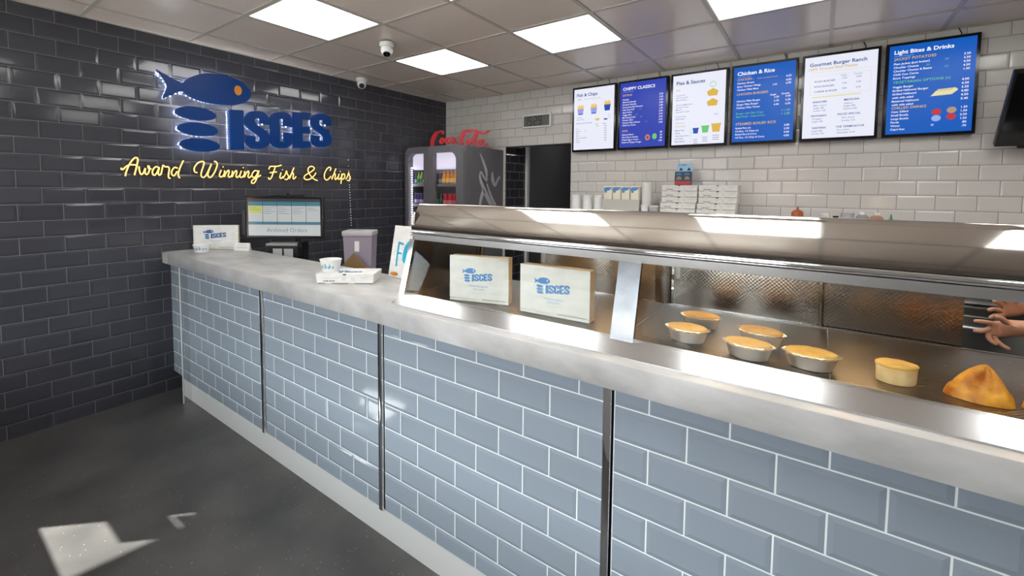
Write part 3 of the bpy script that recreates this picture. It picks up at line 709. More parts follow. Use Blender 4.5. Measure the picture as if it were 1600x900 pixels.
SCR = [
 dict(x=1.796, bgc='white', lab='first menu screen from the left, white with three cups of chips, headed Fish & Chips', name='Fish & Chips',
  tx=[('Fish & Chips', .07, .125, .080, 'navy', 'L', .02), ('CHIPS', .09, .18, .028, 'navy', 'L', .01), ('Freshly cut and cooked to order', .26, .18, .024, 'grey', 'L', .0)]
   +[('Chip Butty', .07, .475, .026, 'navy', 'L', .0), ('Loaded Chips', .07, .51, .026, 'navy', 'L', .0), ('3.00', .86, .475, .026, 'grey', 'L', 0), ('3.50', .86, .51, .026, 'grey', 'L', 0), ('CATCH OF THE DAY', .06, .575, .034, 'navy', 'L', 0.0), ('Small', .55, .60, .024, 'navy', 'L', .01), ('Regular', .73, .60, .024, 'navy', 'L', .01), ('6.20', .58, .635, .026, 'navy', 'L', .01)]
   +col(.06, ['Cod', 'Haddock', 'Plaice', 'Hake', 'Gluten free available', 'Scampi', 'Fishcake'], .665, .036, .026, 'navy', .004)+col(.77, ['8.20', '8.20', '8.90', '9.20', '7.40', '6.80', '3.20'], .64, .038, .028, 'navy', .01)+[('(GF)', .28, .70, .026, 'green', 'L', .01)]),
 dict(x=2.277, bgc='blue1', lab='second menu screen from the left, royal blue, headed CHIPPY CLASSICS', name='CHIPPY',
  tx=[('CHIPPY CLASSICS', .06, .115, .070, 'ltext', 'L', .022), ('EXTRAS', .06, .205, .046, 'gold', 'L', .01)]
   +col(.06, ['Sausage', 'Battered Sausage', 'Breaded Fishcake', 'Homemade Beef Savoury', 'Chip Shop Puff', 'Spam Fritter', 'Veggie Slice', 'Mini Spring Rolls', 'Cheesy Chips', 'Cheesy Chips & Beans', 'Chilli Con Carne'], .265, .040, .034, 'ltext', .012)
   +col(.94, ['2.20', '2.50', '2.20', '2.80', '2.80', '1.50', '2.90', '2.90', '3.50', '3.90', '4.50'], .235, .042, .036, 'ltext', .014, 'R')
   +[('(v)', .44, .425, .03, 'green', 'L', .0), ('(v)', .36, .505, .03, 'green', 'L', .0), ('(v)', .46, .545, .03, 'green', 'L', .0), ('(v)', .58, .625, .03, 'green', 'L', .0), ('SIDES', .06, .755, .042, 'gold', 'L', .01)]
   +col(.06, ['Buttered Barm', 'Salt & Sauce Sachets', 'Pickled Egg or Onion', 'Bottle of Chippy Vinegar'], .81, .040, .034, 'ltext', .012)+col(.94, ['80', '20', '80', '1.80'], .80, .042, .036, 'ltext', .014, 'R')),
 dict(x=2.758, bgc='white', lab='third menu screen from the left, white with gold pie shapes, headed Pies & Sauces', name='Pies',
  tx=[('Pies & Sauces', .07, .135, .078, 'navy', 'L', .02), ('PIES', .07, .225, .036, 'gold', 'L', .01)]
   +col(.07, ['Steak & Ale', 'Short Crust Pie', 'Meat & Potato', '', 'Chicken & Mushroom', 'Cheese & Onion', 'Meat Pie', 'Lancashire Hotpot', '', 'Cornish Pasty', 'Rag Pudding'], .295, .034, .028, 'navy', .002)
   +[('3.50', .80, .605, .036, 'grey', 'L', .0), ('All served hot', .07, .69, .024, 'grey', 'L', 0), ('SAUCES', .07, .745, .044, 'gold', 'L', .0)]
   +col(.07, ['Mushy Peas', 'Gravy', 'Chip Shop Curry', 'Hot Curry', 'Baked Beans'], .80, .040, .030, 'navy', .008)+col(.36, ['(v)', '(GF)', '(v)', '(v)', '(v)'], .80, .040, .026, 'green', .0)),
 dict(x=3.239, bgc='blue2', lab='fourth menu screen from the left, bright blue, headed Chicken & Rice', name='Chicken',
  tx=[('Chicken & Rice', .06, .110, .076, 'ltext', 'L', .024), ('CHICKEN -', .06, .18, .044, 'gold', 'L', .012), ('Fresh, marinated & juicy', .40, .18, .026, 'gold', 'L', .0)]
   +col(.06, ['Chicken Breast', 'Spicy Chicken Wings', 'Chicken Fillet Bites'], .225, .044, .036, 'ltext', .012)+[('4.20', .94, .195, .038, 'ltext', 'R', .014), ('4.00', .94, .245, .038, 'ltext', 'R', .014), ('3.50', .72, .285, .032, 'ltext', 'R', .01), ('6.00', .94, .285, .038, 'ltext', 'R', .014)]
   +[('CHICKEN BURGERS', .06, .375, .046, 'gold', 'L', .012), ('Single', .62, .415, .032, 'ltext', 'L', .012), ('Double', .80, .415, .032, 'ltext', 'L', .012)]
   +col(.06, ['Chicken Fillet Burger', 'Zinger Fillet Burger', 'Chicken Fillet Tower'], .465, .044, .036, 'ltext', .012)+col(.76, ['3.50', '3.70', '4.90'], .45, .048, .036, 'ltext', .012, 'R')+col(.94, ['5.00', '5.20', '6.50'], .45, .048, .036, 'ltext', .012, 'R')
   +[('Burger with Slim Chips', .06, .63, .038, 'green', 'L', .008), ('Meal Deals - Chips & Can', .06, .672, .036, 'green', 'L', .008), ('+ 1.50', .94, .63, .042, 'green', 'R', .012), ('+ 2.80', .94, .675, .042, 'green', 'R', .012), ('STEAMED BOILED RICE', .06, .775, .050, 'gold', 'L', .01)]
   +col(.06, ['Boiled Rice (v)', '1/2 Rice, 1/2 Chips (v)', 'Boiled Rice & Curry', '1/2 Rice, 1/2 Chips & Curry'], .825, .042, .034, 'ltext', .012)+col(.94, ['2.80', '2.90', '4.00', '4.00'], .82, .045, .038, 'ltext', .014, 'R')),
 dict(x=3.720, bgc='white', lab='fifth menu screen from the left, white with faint panels, headed Gourmet Burger Ranch', name='Gourmet',
  tx=[('Gourmet Burger Ranch', .07, .115, .064, 'navy', 'L', .02), ('100% Ground Beef Patties', .06, .165, .050, 'gold', 'L', .01), ('Single', .52, .265, .028, 'grey', 'L', 0), ('Double', .70, .265, .028, 'grey', 'L', 0)]
   +col(.15, ['PLAIN BURGER', 'KING BURGER', 'CHEESE BURGER'], .315, .062, .034, 'navy', .006)+col(.54, ['3.50', '3.90', '3.80'], .30, .062, .030, 'navy', 0)+col(.73, ['4.90', '5.40', '5.20'], .30, .062, .030, 'navy', 0)
   +[('RANCHER', .14, .565, .034, 'navy', 'L', .02), ('MEXICAN', .58, .565, .036, 'navy', 'L', .02), ('HAWAIIAN', .12, .735, .034, 'navy', 'L', .02), ('PISCES SPECIAL', .50, .735, .036, 'navy', 'L', .012), ('WESTERN', .14, .885, .034, 'navy', 'L', .02), ('THE TERMINATOR', .48, .885, .036, 'navy', 'L', .014)]
   +col(.15, ['BBQ, cheese', 'Single 4.80', 'Double 7.00'], .605, .033, .028, 'navy', .0)+col(.58, ['Jalapeno', 'Single 4.80', 'Double 6.80'], .605, .033, .028, 'navy', .0)
   +col(.14, ['Pineapple', 'Single 4.80'], .77, .033, .028, 'navy', .0)+col(.56, ['Fish, cheese', 'Double 7.20'], .775, .036, .028, 'navy', .0)+col(.14, ['Single 4.80', 'Double 7.00'], .92, .033, .028, 'navy', 0)+col(.50, ['Four patties', 'Quadruple 14.50'], .92, .033, .028, 'navy', .0)),
 dict(x=4.203, bgc='blue2', lab='rightmost menu screen, bright blue, headed Light Bites & Drinks', name='Light',
  tx=[('Light Bites & Drinks', .06, .095, .066, 'ltext', 'L', .024), ('JACKET POTATOES', .06, .165, .044, 'gold', 'L', .012)]
   +col(.06, ['Plain Jacket (just butter)', 'Cheddar Cheese', 'Cheddar Cheese & Beans', 'Chilli Con Carne', 'Extra Toppings'], .215, .040, .034, 'ltext', .012)+[('(v)', .66, .215, .032, 'green', 'L', .008), ('(v)', .45, .255, .032, 'green', 'L', .008), ('(v)', .66, .295, .032, 'green', 'L', .008)]
   +col(.94, ['3.50', '3.50', '4.50', '4.50', '1.50'], .185, .040, .034, 'ltext', .012, 'R')+[('VEGETARIAN OPTIONS (v)', .06, .425, .044, 'green', 'L', .008)]
   +col(.06, ['Veggie Burger', 'Grilled Halloumi Burger', 'Grilled Halloumi', 'with side salad', 'Battered Halloumi', 'with side salad'], .475, .040, .034, 'ltext', .012)+col(.94, ['4.00', '4.50', '3.50', '4.80', '4.50', '5.40'], .455, .041, .036, 'ltext', .014, 'R')
   +[('CHILLED DRINKS', .06, .715, .042, 'gold', 'L', .012)]+col(.06, ['Cans 330ml', 'Small Bottle', 'Large Bottle', 'Panda', 'Water', 'Capri-Sun'], .755, .040, .034, 'ltext', .012)+col(.94, ['1.20', '1.50', '2.50', '1.50', '.80', '.70'], .75, .040, .034, 'ltext', .012, 'R')),
]
for d in SCR:
    x0 = d['x']; sx = (SW-0.036)
    scr = thing('menu_screen', d['lab'], 'menu screen', (x0+SW/2, BY-0.035, 1.902), 0, 'menu screens on the white tiled wall')
    B().rbox(-SW/2, SW/2, -0.026, 0.024, 0, SH, 0.003, 2).build('casing', m_black, scr)
    fr = B().box(-SW/2+0.001, SW/2-0.001, -0.030, -0.026, 0.001, 0.019).box(-SW/2+0.001, SW/2-0.001, -0.030, -0.026, SH-0.019, SH-0.001).box(-SW/2+0.001, -SW/2+0.018, -0.030, -0.026, 0.019, SH-0.019).box(SW/2-0.018, SW/2-0.001, -0.030, -0.026, 0.019, SH-0.019)
    fr.build('bezel', m_black_gloss, scr)
    B().box(-SW/2+0.018, SW/2-0.018, -0.0285, -0.0262, 0.019, SH-0.019).build('display', PAL[P_[d['bgc']]], scr)
    B().box(-0.06, 0.06, 0.0245, 0.031, 0.25, 0.40).build('wall_bracket', m_black, scr)
    B().tube([(0.14, 0.0, SH-0.002), (0.145, 0.012, SH+0.02), (0.13, 0.02, SH+0.056)], 0.003, 6).build('cable', m_black, scr)
    h_ = SH-0.038; w_ = SW-0.036
    fn = lambda u, v, t: (-SW/2+0.018+u*w_, -0.0287-t*0.0004, 0.019+(1-v)*h_)
    fnt = lambda u, v, t: (-SW/2+0.018+u, -0.0289-t*0.0004, 0.019+v)
    def pic(name, *shapes):
        g = B()
        for (pts, t0, t1, c) in shapes: g.prism(pts, t0, t1, fn, P_[c])
        g.build(name, PAL, scr)
    if d['name'].startswith('Fish'):
        for cx, c in ((.165, 'lilac'), (.50, 'lilac'), (.83, 'cup')):
            up = .03 if c == 'cup' else 0
            sh = [([(cx-.075, .325-up), (cx+.085, .325-up), (cx+.065, .42-up), (cx-.055, .42-up)], 0, 1, c), ([(cx-.057, .405-up), (cx+.067, .405-up), (cx+.063, .422-up), (cx-.053, .422-up)], 1, 1.5, 'cup')]
            for q in range(7):
                xx = cx-.07+q*.022; hh = .05+.02*((q*5) % 3)/2
                sh.append(([(xx, .325-up), (xx+.024, .325-up), (xx+.02, .325-hh-up), (xx+.004, .325-hh-up)], 0, 0.8, 'chip'))
            pic('chip_cup_print', *sh)
        pic('fish_print', (ellipse(.60, .52, .055, .022, 14), 0, 1, 'chip')); pic('badge_print', (ellipse(.80, .525, .05, .012, 14), 0, 1, 'navy'))
    if d['name'] == 'Pies':
        for cy in (.285, .425): pic('pie_print', ([(.66, cy-.01), (.77, cy-.055), (.87, cy-.015), (.85, cy+.05), (.69, cy+.05)], 0, 1, 'gold'))
        pic('badge_print', (ellipse(.77, .175, .055, .04, 20), 0, .5, 'green'), (ellipse(.77, .175, .047, .033, 20), .5, 1, 'white'))
        for cx, cy, s_, c in ((.47, .78, .055, 'cup'), (.65, .755, .07, 'green'), (.85, .735, .085, 'gold')):
            pic('sauce_cup_print', ([(cx-s_, cy), (cx+s_, cy), (cx+s_*.75, cy+s_*1.25), (cx-s_*.75, cy+s_*1.25)], 0, 1, c), ([(cx-s_*1.1, cy-.012), (cx+s_*1.1, cy-.012), (cx+s_*1.1, cy+.002), (cx-s_*1.1, cy+.002)], 0, 1, c),
                *[([(cx-s_*.7, cy+.15+q*.028), (cx+s_*.7, cy+.15+q*.028), (cx+s_*.7, cy+.157+q*.028), (cx-s_*.7, cy+.157+q*.028)], 0, .5, 'grey') for q in range(3)])
    if d['name'] == 'CHIPPY':
        pic('badge_print', (ellipse(.63, .86, .055, .045, 18), 0, 1, 'tan'), (ellipse(.63, .86, .03, .028, 14), 1, 1.5, 'red')); pic('badge_print', (ellipse(.78, .85, .05, .045, 18), 0, 1, 'green'))
    if d['name'] == 'Gourmet':
        pic('border_print', *[([(a_, c_2), (b_2, c_2), (b_2, d_2), (a_, d_2)], 0, .5, 'cream') for a_, b_2, c_2, d_2 in ((.09, .93, .235, .238), (.09, .93, .465, .468), (.09, .095, .235, .468), (.925, .93, .235, .468), (.1, .9, .19, .194))])
        pic('rule_print', ([(.12, .49), (.8, .485), (.8, .50), (.12, .505)], 0, .5, 'cream'))
    if d['name'] == 'Light':
        pic('grilled_slice_print', ([(.52, .60), (.60, .53), (.80, .525), (.83, .55), (.76, .595)], 0, 1, 'cream'), *[([(.60+q*.05, .535), (.63+q*.05, .533), (.58+q*.05, .55), (.56+q*.05, .552)], 1, 1.5, 'tan') for q in range(4)])
        for cx, cy, c in ((.60, .775, 'red'), (.77, .765, 'tan'), (.60, .845, 'pale'), (.77, .835, 'red')): pic('drink_badge_print', (ellipse(cx, cy, .055, .034, 18), 0, 1, c))
        pic('drink_badge_print', (ellipse(.56, .915, .02, .013, 12), 0, 1, 'pale'))
    if d['bgc'] != 'white': pic('rule_print', ([(.06, d['tx'][0][2]+.022), (.30, d['tx'][0][2]+.022), (.30, d['tx'][0][2]+.026), (.06, d['tx'][0][2]+.026)], 0, .5, 'pale'))
    for cname in PAL_NAMES:
        tb = B()
        for (s_, u, v, size, c, al, bd) in d['tx']:
            if s_ and c == cname: text(tb, s_, u*w_, (1-v)*h_, size*h_*.91, fnt, 0, al, bd, t=2.0)
        if tb.v: tb.build('lettering', PAL[P_[cname]], scr)
# dark screen hung from the ceiling at the right
tv = thing('tv_screen', 'dark switched-off screen tilted forward at the right picture edge', 'tv', (4.736, 4.085, 1.806), R(0))
Mt = Matrix.Rotation(R(36), 4, 'X')
B().rbox(0, 0.86, 0.0, 0.045, 0, 0.492, 0.004, 2, M=Mt).build('casing', m_black, tv)
B().box(0.012, 0.848, -0.002, -0.0002, 0.012, 0.480, M=Mt).build('panel', m_black_gloss, tv)
B().rbox(0.10, 0.76, 0.002, 0.045, -0.018, -0.0005, 0.002, 1, M=Mt).build('speaker_bar', m_black, tv)
B().box(0.36, 0.50, 0.0, 0.118, 0.12, 0.32).tube([(0.43, -0.06, 0.26), (0.43, 0.10, 0.22)], 0.02, 10).build('wall_bracket', m_black, tv)
# digital wall clock
ck = thing('wall_clock', 'small digital clock showing 15:29 on white tiles left of the menu screens', 'clock', (1.348, BY-0.004, 2.262))
B().rbox(-0.178, 0.178, -0.026, -0.003, -0.072, 0.072, 0.004, 2).build('frame', m_white_pl, ck)
B().box(-0.160, 0.160, -0.0275, -0.0262, -0.056, 0.056).build('display', mat('lcd_grey', rgb(104, 104, 100), 0.3), ck)
SEG = {'1': 'bc', '5': 'acdfg', '2': 'abdeg', '9': 'abcdfg'}
db = B(); fnk = plane_fn((0, -0.0276, 0), (1, 0, 0), (0, 0, 1), (0, -1, 0))
for ch, x in (('1', -.152), ('5', -.095), ('2', -.030), ('9', .026)):
    W_, h_, t_ = .040, .092, .008
    sg = dict(a=(0, h_-t_, W_, t_), g=(0, h_/2-t_/2, W_, t_), d=(0, 0, W_, t_), f=(0, h_/2, t_, h_/2), e=(0, 0, t_, h_/2), b=(W_-t_, h_/2, t_, h_/2), c=(W_-t_, 0, t_, h_/2))
    for k in SEG[ch]:
        a, b, c_, d_ = sg[k]; db.prism([(x+a, b-.046), (x+a+c_, b-.046), (x+a+c_, b+d_-.046), (x+a, b+d_-.046)], 0, .0006, fnk)
for zz in (-.016, .016): db.prism(ellipse(-.0425, zz, .004, .004, 10), 0, .0006, fnk)
db.build('digits', m_ink, ck)

# ------------------------------------------------------------------ ceiling cameras
def cctv(loc, lab, turn, tilt):
    c = thing('ceiling_camera', lab, 'security camera', loc, turn, 'dome cameras on the ceiling')
    B().lathe([(0.045, -0.001), (0.052, -0.006), (0.052, -0.028), (0.046, -0.034)], 28).build('base', m_white_pl, c)
    M = Matrix.Translation((0, -0.004, -0.058)) @ Matrix.Rotation(R(tilt), 4, 'X')
    bb = B(); bb.lathe([(0.020, 0.034), (0.036, 0.026), (0.044, 0.008), (0.043, -0.012), (0.036, -0.028), (0.028, -0.034)], 28, M=M); bb.build('housing', m_white_pl, c)
    lb = B(); lb.lathe([(0.026, -0.0345), (0.026, -0.038), (0.012, -0.040), (0.001, -0.037)], 24, M=M); lb.build('lens', m_black_gloss, c)
cctv((1.226, 2.229, H), 'white dome camera on the ceiling between two light panels', R(-130), 28)
cctv((0.173, 2.802, H), 'white dome camera on the ceiling beside the dark tiled wall', R(-125), 52)

# ------------------------------------------------------------------ drinks fridge
fr = thing('drinks_fridge', 'tall grey two-door glass drinks fridge in the corner by the dark wall', 'fridge', (0.03, 3.49, 0))
FW, FD, FH = 0.87, 0.71, 1.975
b = B(); b.box(0, 0.03, 0.062, FD, 0.03, FH-0.01).box(FW-0.03, FW, 0.062, FD, 0.03, FH-0.01).box(0.03, FW-0.03, FD-0.03, FD, 0.03, FH-0.01).box(0.03, FW-0.03, 0.062, FD-0.03, FH-0.05, FH-0.01).box(0.03, FW-0.03, 0.062, FD-0.03, 0.03, 0.20)
b.build('cabinet', m_fridge, fr)
for x, y in ((.05, .12), (.82, .12), (.05, .66), (.82, .66)): B().tube([(x, y, 0.0), (x, y, 0.03)], 0.02, 12).build('foot', m_black, fr)
B().box(0.031, FW-0.031, 0.40, 0.406, 0.201, FH-0.051).build('back_liner', mat('fridge_liner', rgb(196, 194, 206), 0.5), fr)
B().rbox(0.04, FW-0.04, 0.075, 0.16, 1.73, 1.925, 0.02, 3).build('light_canopy', mat('lit_canopy', rgb(220, 215, 228), 0.5, 0, rgb(214, 208, 226), 0.75), fr)
def rrect(x0, x1, z0, z1, r, top_l, top_r):
    p = [(x0, z0), (x1, z0)]
    if top_r: p += [(x1-r+r*math.cos(R(a)), z1-r+r*math.sin(R(a))) for a in range(0, 91, 10)]
    else: p += [(x1, z1)]
    if top_l: p += [(x0+r-r*math.cos(R(a)), z1-r+r*math.sin(R(a))) for a in range(90, -1, -10)]
    else: p += [(x0, z1)]
    return p
for s, (x0, x1, w0, w1) in enumerate(((0.0, 0.362, 0.050, 0.298), (0.366, FW, 0.440, 0.770))):
    o_out = rrect(x0, x1, 0.12, FH, 0.085, s == 0, s == 1); o_in = rrect(w0, w1, 0.22, 1.905, 0.09, s == 0, s == 1)
    # frame ring: outer and inner outlines of the same point count, bridged
    no = len(o_out)
    pts = [(p, q) for p, q in zip(o_out, o_in)]
    db = B(); vs_ = []
    for yy in (0.0, 0.058):
        vs_ += [(p[0], yy, p[1]) for p in o_out]+[(p[0], yy, p[1]) for p in o_in]
    fs = []
    for i in range(no):
        j = (i+1) % no
        fs += [(i, j, no+j, no+i), (2*no+i, 3*no+i, 3*no+j, 2*no+j), (i, 2*no+i, 2*no+j, j), (no+i, no+j, 3*no+j, 3*no+i)]
    db.add(vs_, fs)
    dr = db.build('door', m_fridge, fr)
    B().prism(o_in, 0.028, 0.034, lambda x, z, t: (x, t, z)).build('glass', m_fglass, dr)
    xx = x1-0.012 if s == 0 else x0+0.012
    B().rbox(xx-0.008, xx+0.008, -0.028, -0.0005, 0.9, 1.25, 0.004, 2).build('handle', m_steel, dr)
    for k, xl in enumerate((w0-0.008,) if s == 0 else ()):
        lb = B()
        for q in range(58): lb.sphere((xl+0.020, 0.052, 0.24+q*0.0265), 0.0055, 6, 4)
        lb.build('led_strip', mat('fridge_led', (1, 1, 1, 1), .4, 0, (0.92, 0.92, 1, 1), 16.0), dr)
SHZ = [1.563, 1.335, 1.10, 0.85]
for z in SHZ:
    B().box(0.035, FW-0.035, 0.085, 0.39, z-0.012, z).box(0.035, FW-0.035, 0.080, 0.0845, z-0.022, z+0.012, 0).build('shelf', mat('shelf_grey', rgb(140, 140, 146), .4), fr)
# pale script fragment on the fridge side
sf = B(); fns = plane_fn((FW+0.0002, 0, 0), (0, 1, 0), (0, 0, 1), (1, 0, 0))
def spx(pts): return smooth_pts(pts, 5)
strokes = [([(.276, 1.90), (.33, 1.82), (.385, 1.72), (.40, 1.62)], [.006, .03, .04, .012]),
           ([(.40, 1.60), (.34, 1.655), (.30, 1.70), (.275, 1.67), (.29, 1.61), (.36, 1.50), (.45, 1.38), (.56, 1.27)], [.012, .026, .018, .022, .034, .048, .05, .04]),
           ([(.345, 1.50), (.30, 1.42), (.28, 1.33), (.285, 1.22), (.31, 1.12)], [.05, .04, .034, .03, .02]),
           ([(.50, 1.71), (.505, 1.63), (.55, 1.56), (.60, 1.62), (.645, 1.66)], [.012, .05, .03, .026, .03]),
           ([(.40, 1.58), (.47, 1.45), (.56, 1.34), (.65, 1.26)], [.014, .03, .026, .02]),
           ([(.50, 1.24), (.545, 1.285), (.60, 1.27), (.62, 1.21), (.56, 1.17), (.51, 1.19), (.50, 1.24)], [.022]*7)]
for pts, wd in strokes:
    p = spx(pts); m_ = len(p)
    ww = [wd[min(int(i/(m_-1)*(len(wd)-1)), len(wd)-2)]*(1-(i/(m_-1)*(len(wd)-1))%1)+wd[min(int(i/(m_-1)*(len(wd)-1))+1, len(wd)-1)]*((i/(m_-1)*(len(wd)-1))%1) for i in range(m_)]
    sf.ribbon(p, [q_*1.15 for q_ in ww], 0, 0.0012, fns)
sf.build('side_lettering', m_fridge_mark, fr)
# cans and bottles in the fridge: two shelves behind each door
def can(loc, lab, body_c, band_c, h=0.118, r=0.029, group='drinks standing in the fridge', bottle=False):
    name = 'drink_bottle' if bottle else 'drink_can'
    t = thing(name, lab, 'drink', loc, random.uniform(0, 6), group)
    if bottle: prof = [(r*.9, 0), (r, .006), (r, h*.55), (r*.9, h*.62), (r*.42, h*.80), (r*.40, h*.94)]
    else: prof = [(r*.8, 0), (r, .008), (r, h-.012), (r*.82, h-.002), (r*.80, h)]
    B().lathe(prof, 20).build('body', mat('drink_'+str(body_c), rgb(*body_c), 0.25), t)
    B().lathe([(r+.0004, h*.16), (r+.0006, h*.18), (r+.0006, h*.44), (r+.0004, h*.46)], 20).build('label_band', mat('drink_'+str(band_c), rgb(*band_c), 0.3), t)
    if bottle: B().lathe([(r*.46, h*.94+.0005), (r*.46, h), (r*.3, h+.001)], 16).build('cap', mat('drink_'+str(band_c), rgb(*band_c), 0.3), t)
    else: B().lathe([(r*.76, h+.0003), (r*.76, h+.002), (r*.5, h+.0025)], 16).build('lid', m_foil, t)
ORD = ['first', 'second', 'third', 'fourth', 'fifth', 'sixth']
upL = [((40, 60, 90), (150, 180, 200), 0), ((150, 190, 60), (40, 120, 90), 1), ((190, 200, 80), (60, 150, 120), 1), ((60, 90, 110), (190, 200, 205), 0), ((50, 34, 44), (120, 50, 70), 0)]
upR = [((60, 56, 70), (110, 100, 110), 0), ((80, 84, 100), (160, 160, 170), 0), ((240, 150, 40), (255, 200, 120), 1), ((244, 160, 40), (250, 210, 140), 1), ((238, 140, 36), (255, 220, 160), 1), ((244, 170, 60), (255, 214, 140), 1)]
loL = [((58, 44, 96), (190, 180, 220), 0), ((62, 50, 110), (150, 130, 190), 0), ((70, 56, 120), (200, 190, 226), 0), ((56, 44, 96), (160, 150, 200), 0), ((60, 50, 90), (150, 140, 190), 0)]
loR = [((24, 96, 60), (70, 150, 90), 1), ((20, 60, 50), (60, 100, 70), 1), ((190, 36, 52), (220, 120, 130), 0), ((200, 40, 56), (226, 140, 150), 0), ((186, 34, 50), (216, 110, 120), 0)]
for items, z, xa, xb, sh, dn in ((upL, SHZ[0], .092, .272, 'upper', 'left'), (loL, SHZ[1], .092, .272, 'lower', 'left'), (upR, SHZ[0], .420, .690, 'upper', 'right'), (loR, SHZ[1], .420, .680, 'lower', 'right')):
    nI = len(items); dx = (xb-xa)/(nI-1); rr = min(.029, dx/2-.0012)
    for k, (c1, c2, bo) in enumerate(items):
        cl = {'upL': '', }.get('', '')
        hue = 'green' if c1[1] > max(c1[0], c1[2])+10 else 'red' if c1[0] > 150 and c1[1] < 90 else 'orange' if c1[0] > 200 else 'purple' if c1[2] > c1[1]+20 else 'dark'
        can((xa+dx*k, 3.606, z+0.0006), f'{hue} {"bottle" if bo else "can"} {ORD[k]} from the left on the {sh} shelf behind the {dn} fridge door', c1, c2, 0.150 if bo else 0.128, rr, bottle=bool(bo))
# red script sign standing on the fridge
ws = thing('script_letters', 'red cut-out script lettering standing on top of the grey fridge', 'sign', (0.30, 3.63, FH+0.0005), math.atan2(.31, .60))
fnw = lambda u, v, t: (u, t, v)
LS = 0.676
wb = B()
cc = [([(.145, .93), (.10, .82), (.06, .60), (.035, .35), (.03, .12), (.05, .02)], [.02, .05, .06, .055, .05, .03]), ([(.06, .62), (.11, .80), (.17, .93), (.215, .90), (.205, .76)], [.015, .02, .03, .03, .02]),
      ([(.18, .42), (.165, .30), (.19, .24), (.22, .34), (.215, .48), (.19, .50), (.18, .42)], [.032]*7),
      ([(.305, .50), (.275, .52), (.26, .40), (.265, .28), (.29, .24), (.32, .32)], [.032]*6),
      ([(.40, .50), (.36, .54), (.335, .40), (.345, .27), (.375, .28), (.405, .42), (.415, .52), (.41, .36), (.42, .26), (.445, .30)], [.03]*10),
      ([(.455, .56), (.475, .57)], [.025]*2),
      ([(.64, .93), (.60, .98), (.56, .86), (.53, .62), (.52, .36), (.53, .22), (.57, .20)], [.025, .03, .045, .05, .045, .036, .02]), ([(.60, .64), (.585, .80), (.61, .96), (.66, .98), (.665, .86), (.63, .80)], [.022]*6),
      ([(.60, .98), (.68, 1.0), (.76, .94), (.83, .84), (.90, .80), (.965, .90), (1.0, .96)], [.012, .03, .04, .04, .034, .022, .006]),
      ([(.63, .36), (.615, .24), (.64, .17), (.67, .26), (.665, .40), (.645, .44), (.63, .36)], [.032]*7),
      ([(.70, .30), (.735, .58), (.77, .84), (.80, .88), (.79, .72), (.745, .40), (.74, .20), (.765, .14), (.79, .22)], [.02, .03, .034, .026, .026, .036, .036, .026, .016]),
      ([(.87, .36), (.83, .40), (.80, .26), (.815, .12), (.845, .14), (.875, .30), (.89, .42), (.88, .22), (.895, .10), (.93, .14), (.95, .22)], [.03]*11)]
for pts, wd in cc:
    pts = [(p[0]*LS, (p[1]-.02)*.185+.012) for p in pts]
    p = smooth_pts(pts, 5); m_ = len(p); q = [w_*LS*1.22 for w_ in wd]
    ww = []
    for i in range(m_):
        f = i/(m_-1)*(len(q)-1); k = min(int(f), len(q)-2); ww.append(q[k]*(1-(f-k))+q[k+1]*(f-k))
    wb.ribbon(p, ww, -0.010, 0.010, fnw)
wb.build('lettering', m_red, ws)
B().rbox(0.0, LS*0.93, -0.02, 0.02, 0.0, 0.010, 0.002, 1).build('base_bar', m_fridge, ws)

# ------------------------------------------------------------------ frying range along the back wall, its flat top carries the packaging
ZR = 1.316
rg = thing('frying_range', 'long stainless frying range against the white tiled wall, its flat top holding boxes', 'frying range', (0, 0, 0))
RX0, RX1 = 1.80, 5.60
b = B(); b.box(RX0, RX1, 3.50, 4.19, 0.12, 0.88).box(RX0, RX1, 3.86, 4.19, 0.88, ZR-0.016)
b.build('body', m_steel, rg)
B().rbox(RX0-0.02, RX1+0.02, 3.78, 4.195, ZR-0.015, ZR, 0.003, 2).build('top_shelf', m_white_pl, rg)
B().box(RX0+0.02, RX1-0.02, 3.54, 4.15, 0.0, 0.119).build('plinth', m_black, rg)
for k in range(5):
    x0 = RX0+0.02+k*0.755
    d = B().rbox(x0, x0+0.735, 3.485, 3.4995, 0.16, 0.84, 0.003, 2).build('door', m_steel, rg)
    B().tube([(x0+0.2, 3.484, 0.78), (x0+0.2, 3.455, 0.78), (x0+0.535, 3.455, 0.78), (x0+0.535, 3.484, 0.78)], 0.007, 8).build('handle', m_chrome, d)
    pn = B().rbox(x0+0.06, x0+0.675, 3.53, 3.83, 0.8805, 0.905, 0.006, 2).build('pan_lid', m_chrome, rg)
    B().tube([(x0+0.3, 3.60, 0.906), (x0+0.3, 3.60, 0.93), (x0+0.43, 3.60, 0.93), (x0+0.43, 3.60, 0.906)], 0.006, 8).build('handle', m_black, pn)
# staff-side counter behind the worktop
sct = thing('staff_counter', 'low steel staff counter behind the worktop holding the till screen and bin', 'counter', (0, 0, 0))
ZS = 0.86
B().rbox(0.02, 2.40, 1.632, 2.46, ZS-0.03, ZS, 0.003, 2).build('top', m_steel, sct)
for x in (0.07, 1.2, 2.35):
    for y in (1.68, 2.41): B().tube([(x, y, 0.0), (x, y, ZS-0.031)], 0.018, 12).build('leg', m_steel, sct)
B().box(0.05, 2.37, 1.66, 2.43, 0.25, 0.27).build('undershelf', m_steel, sct)

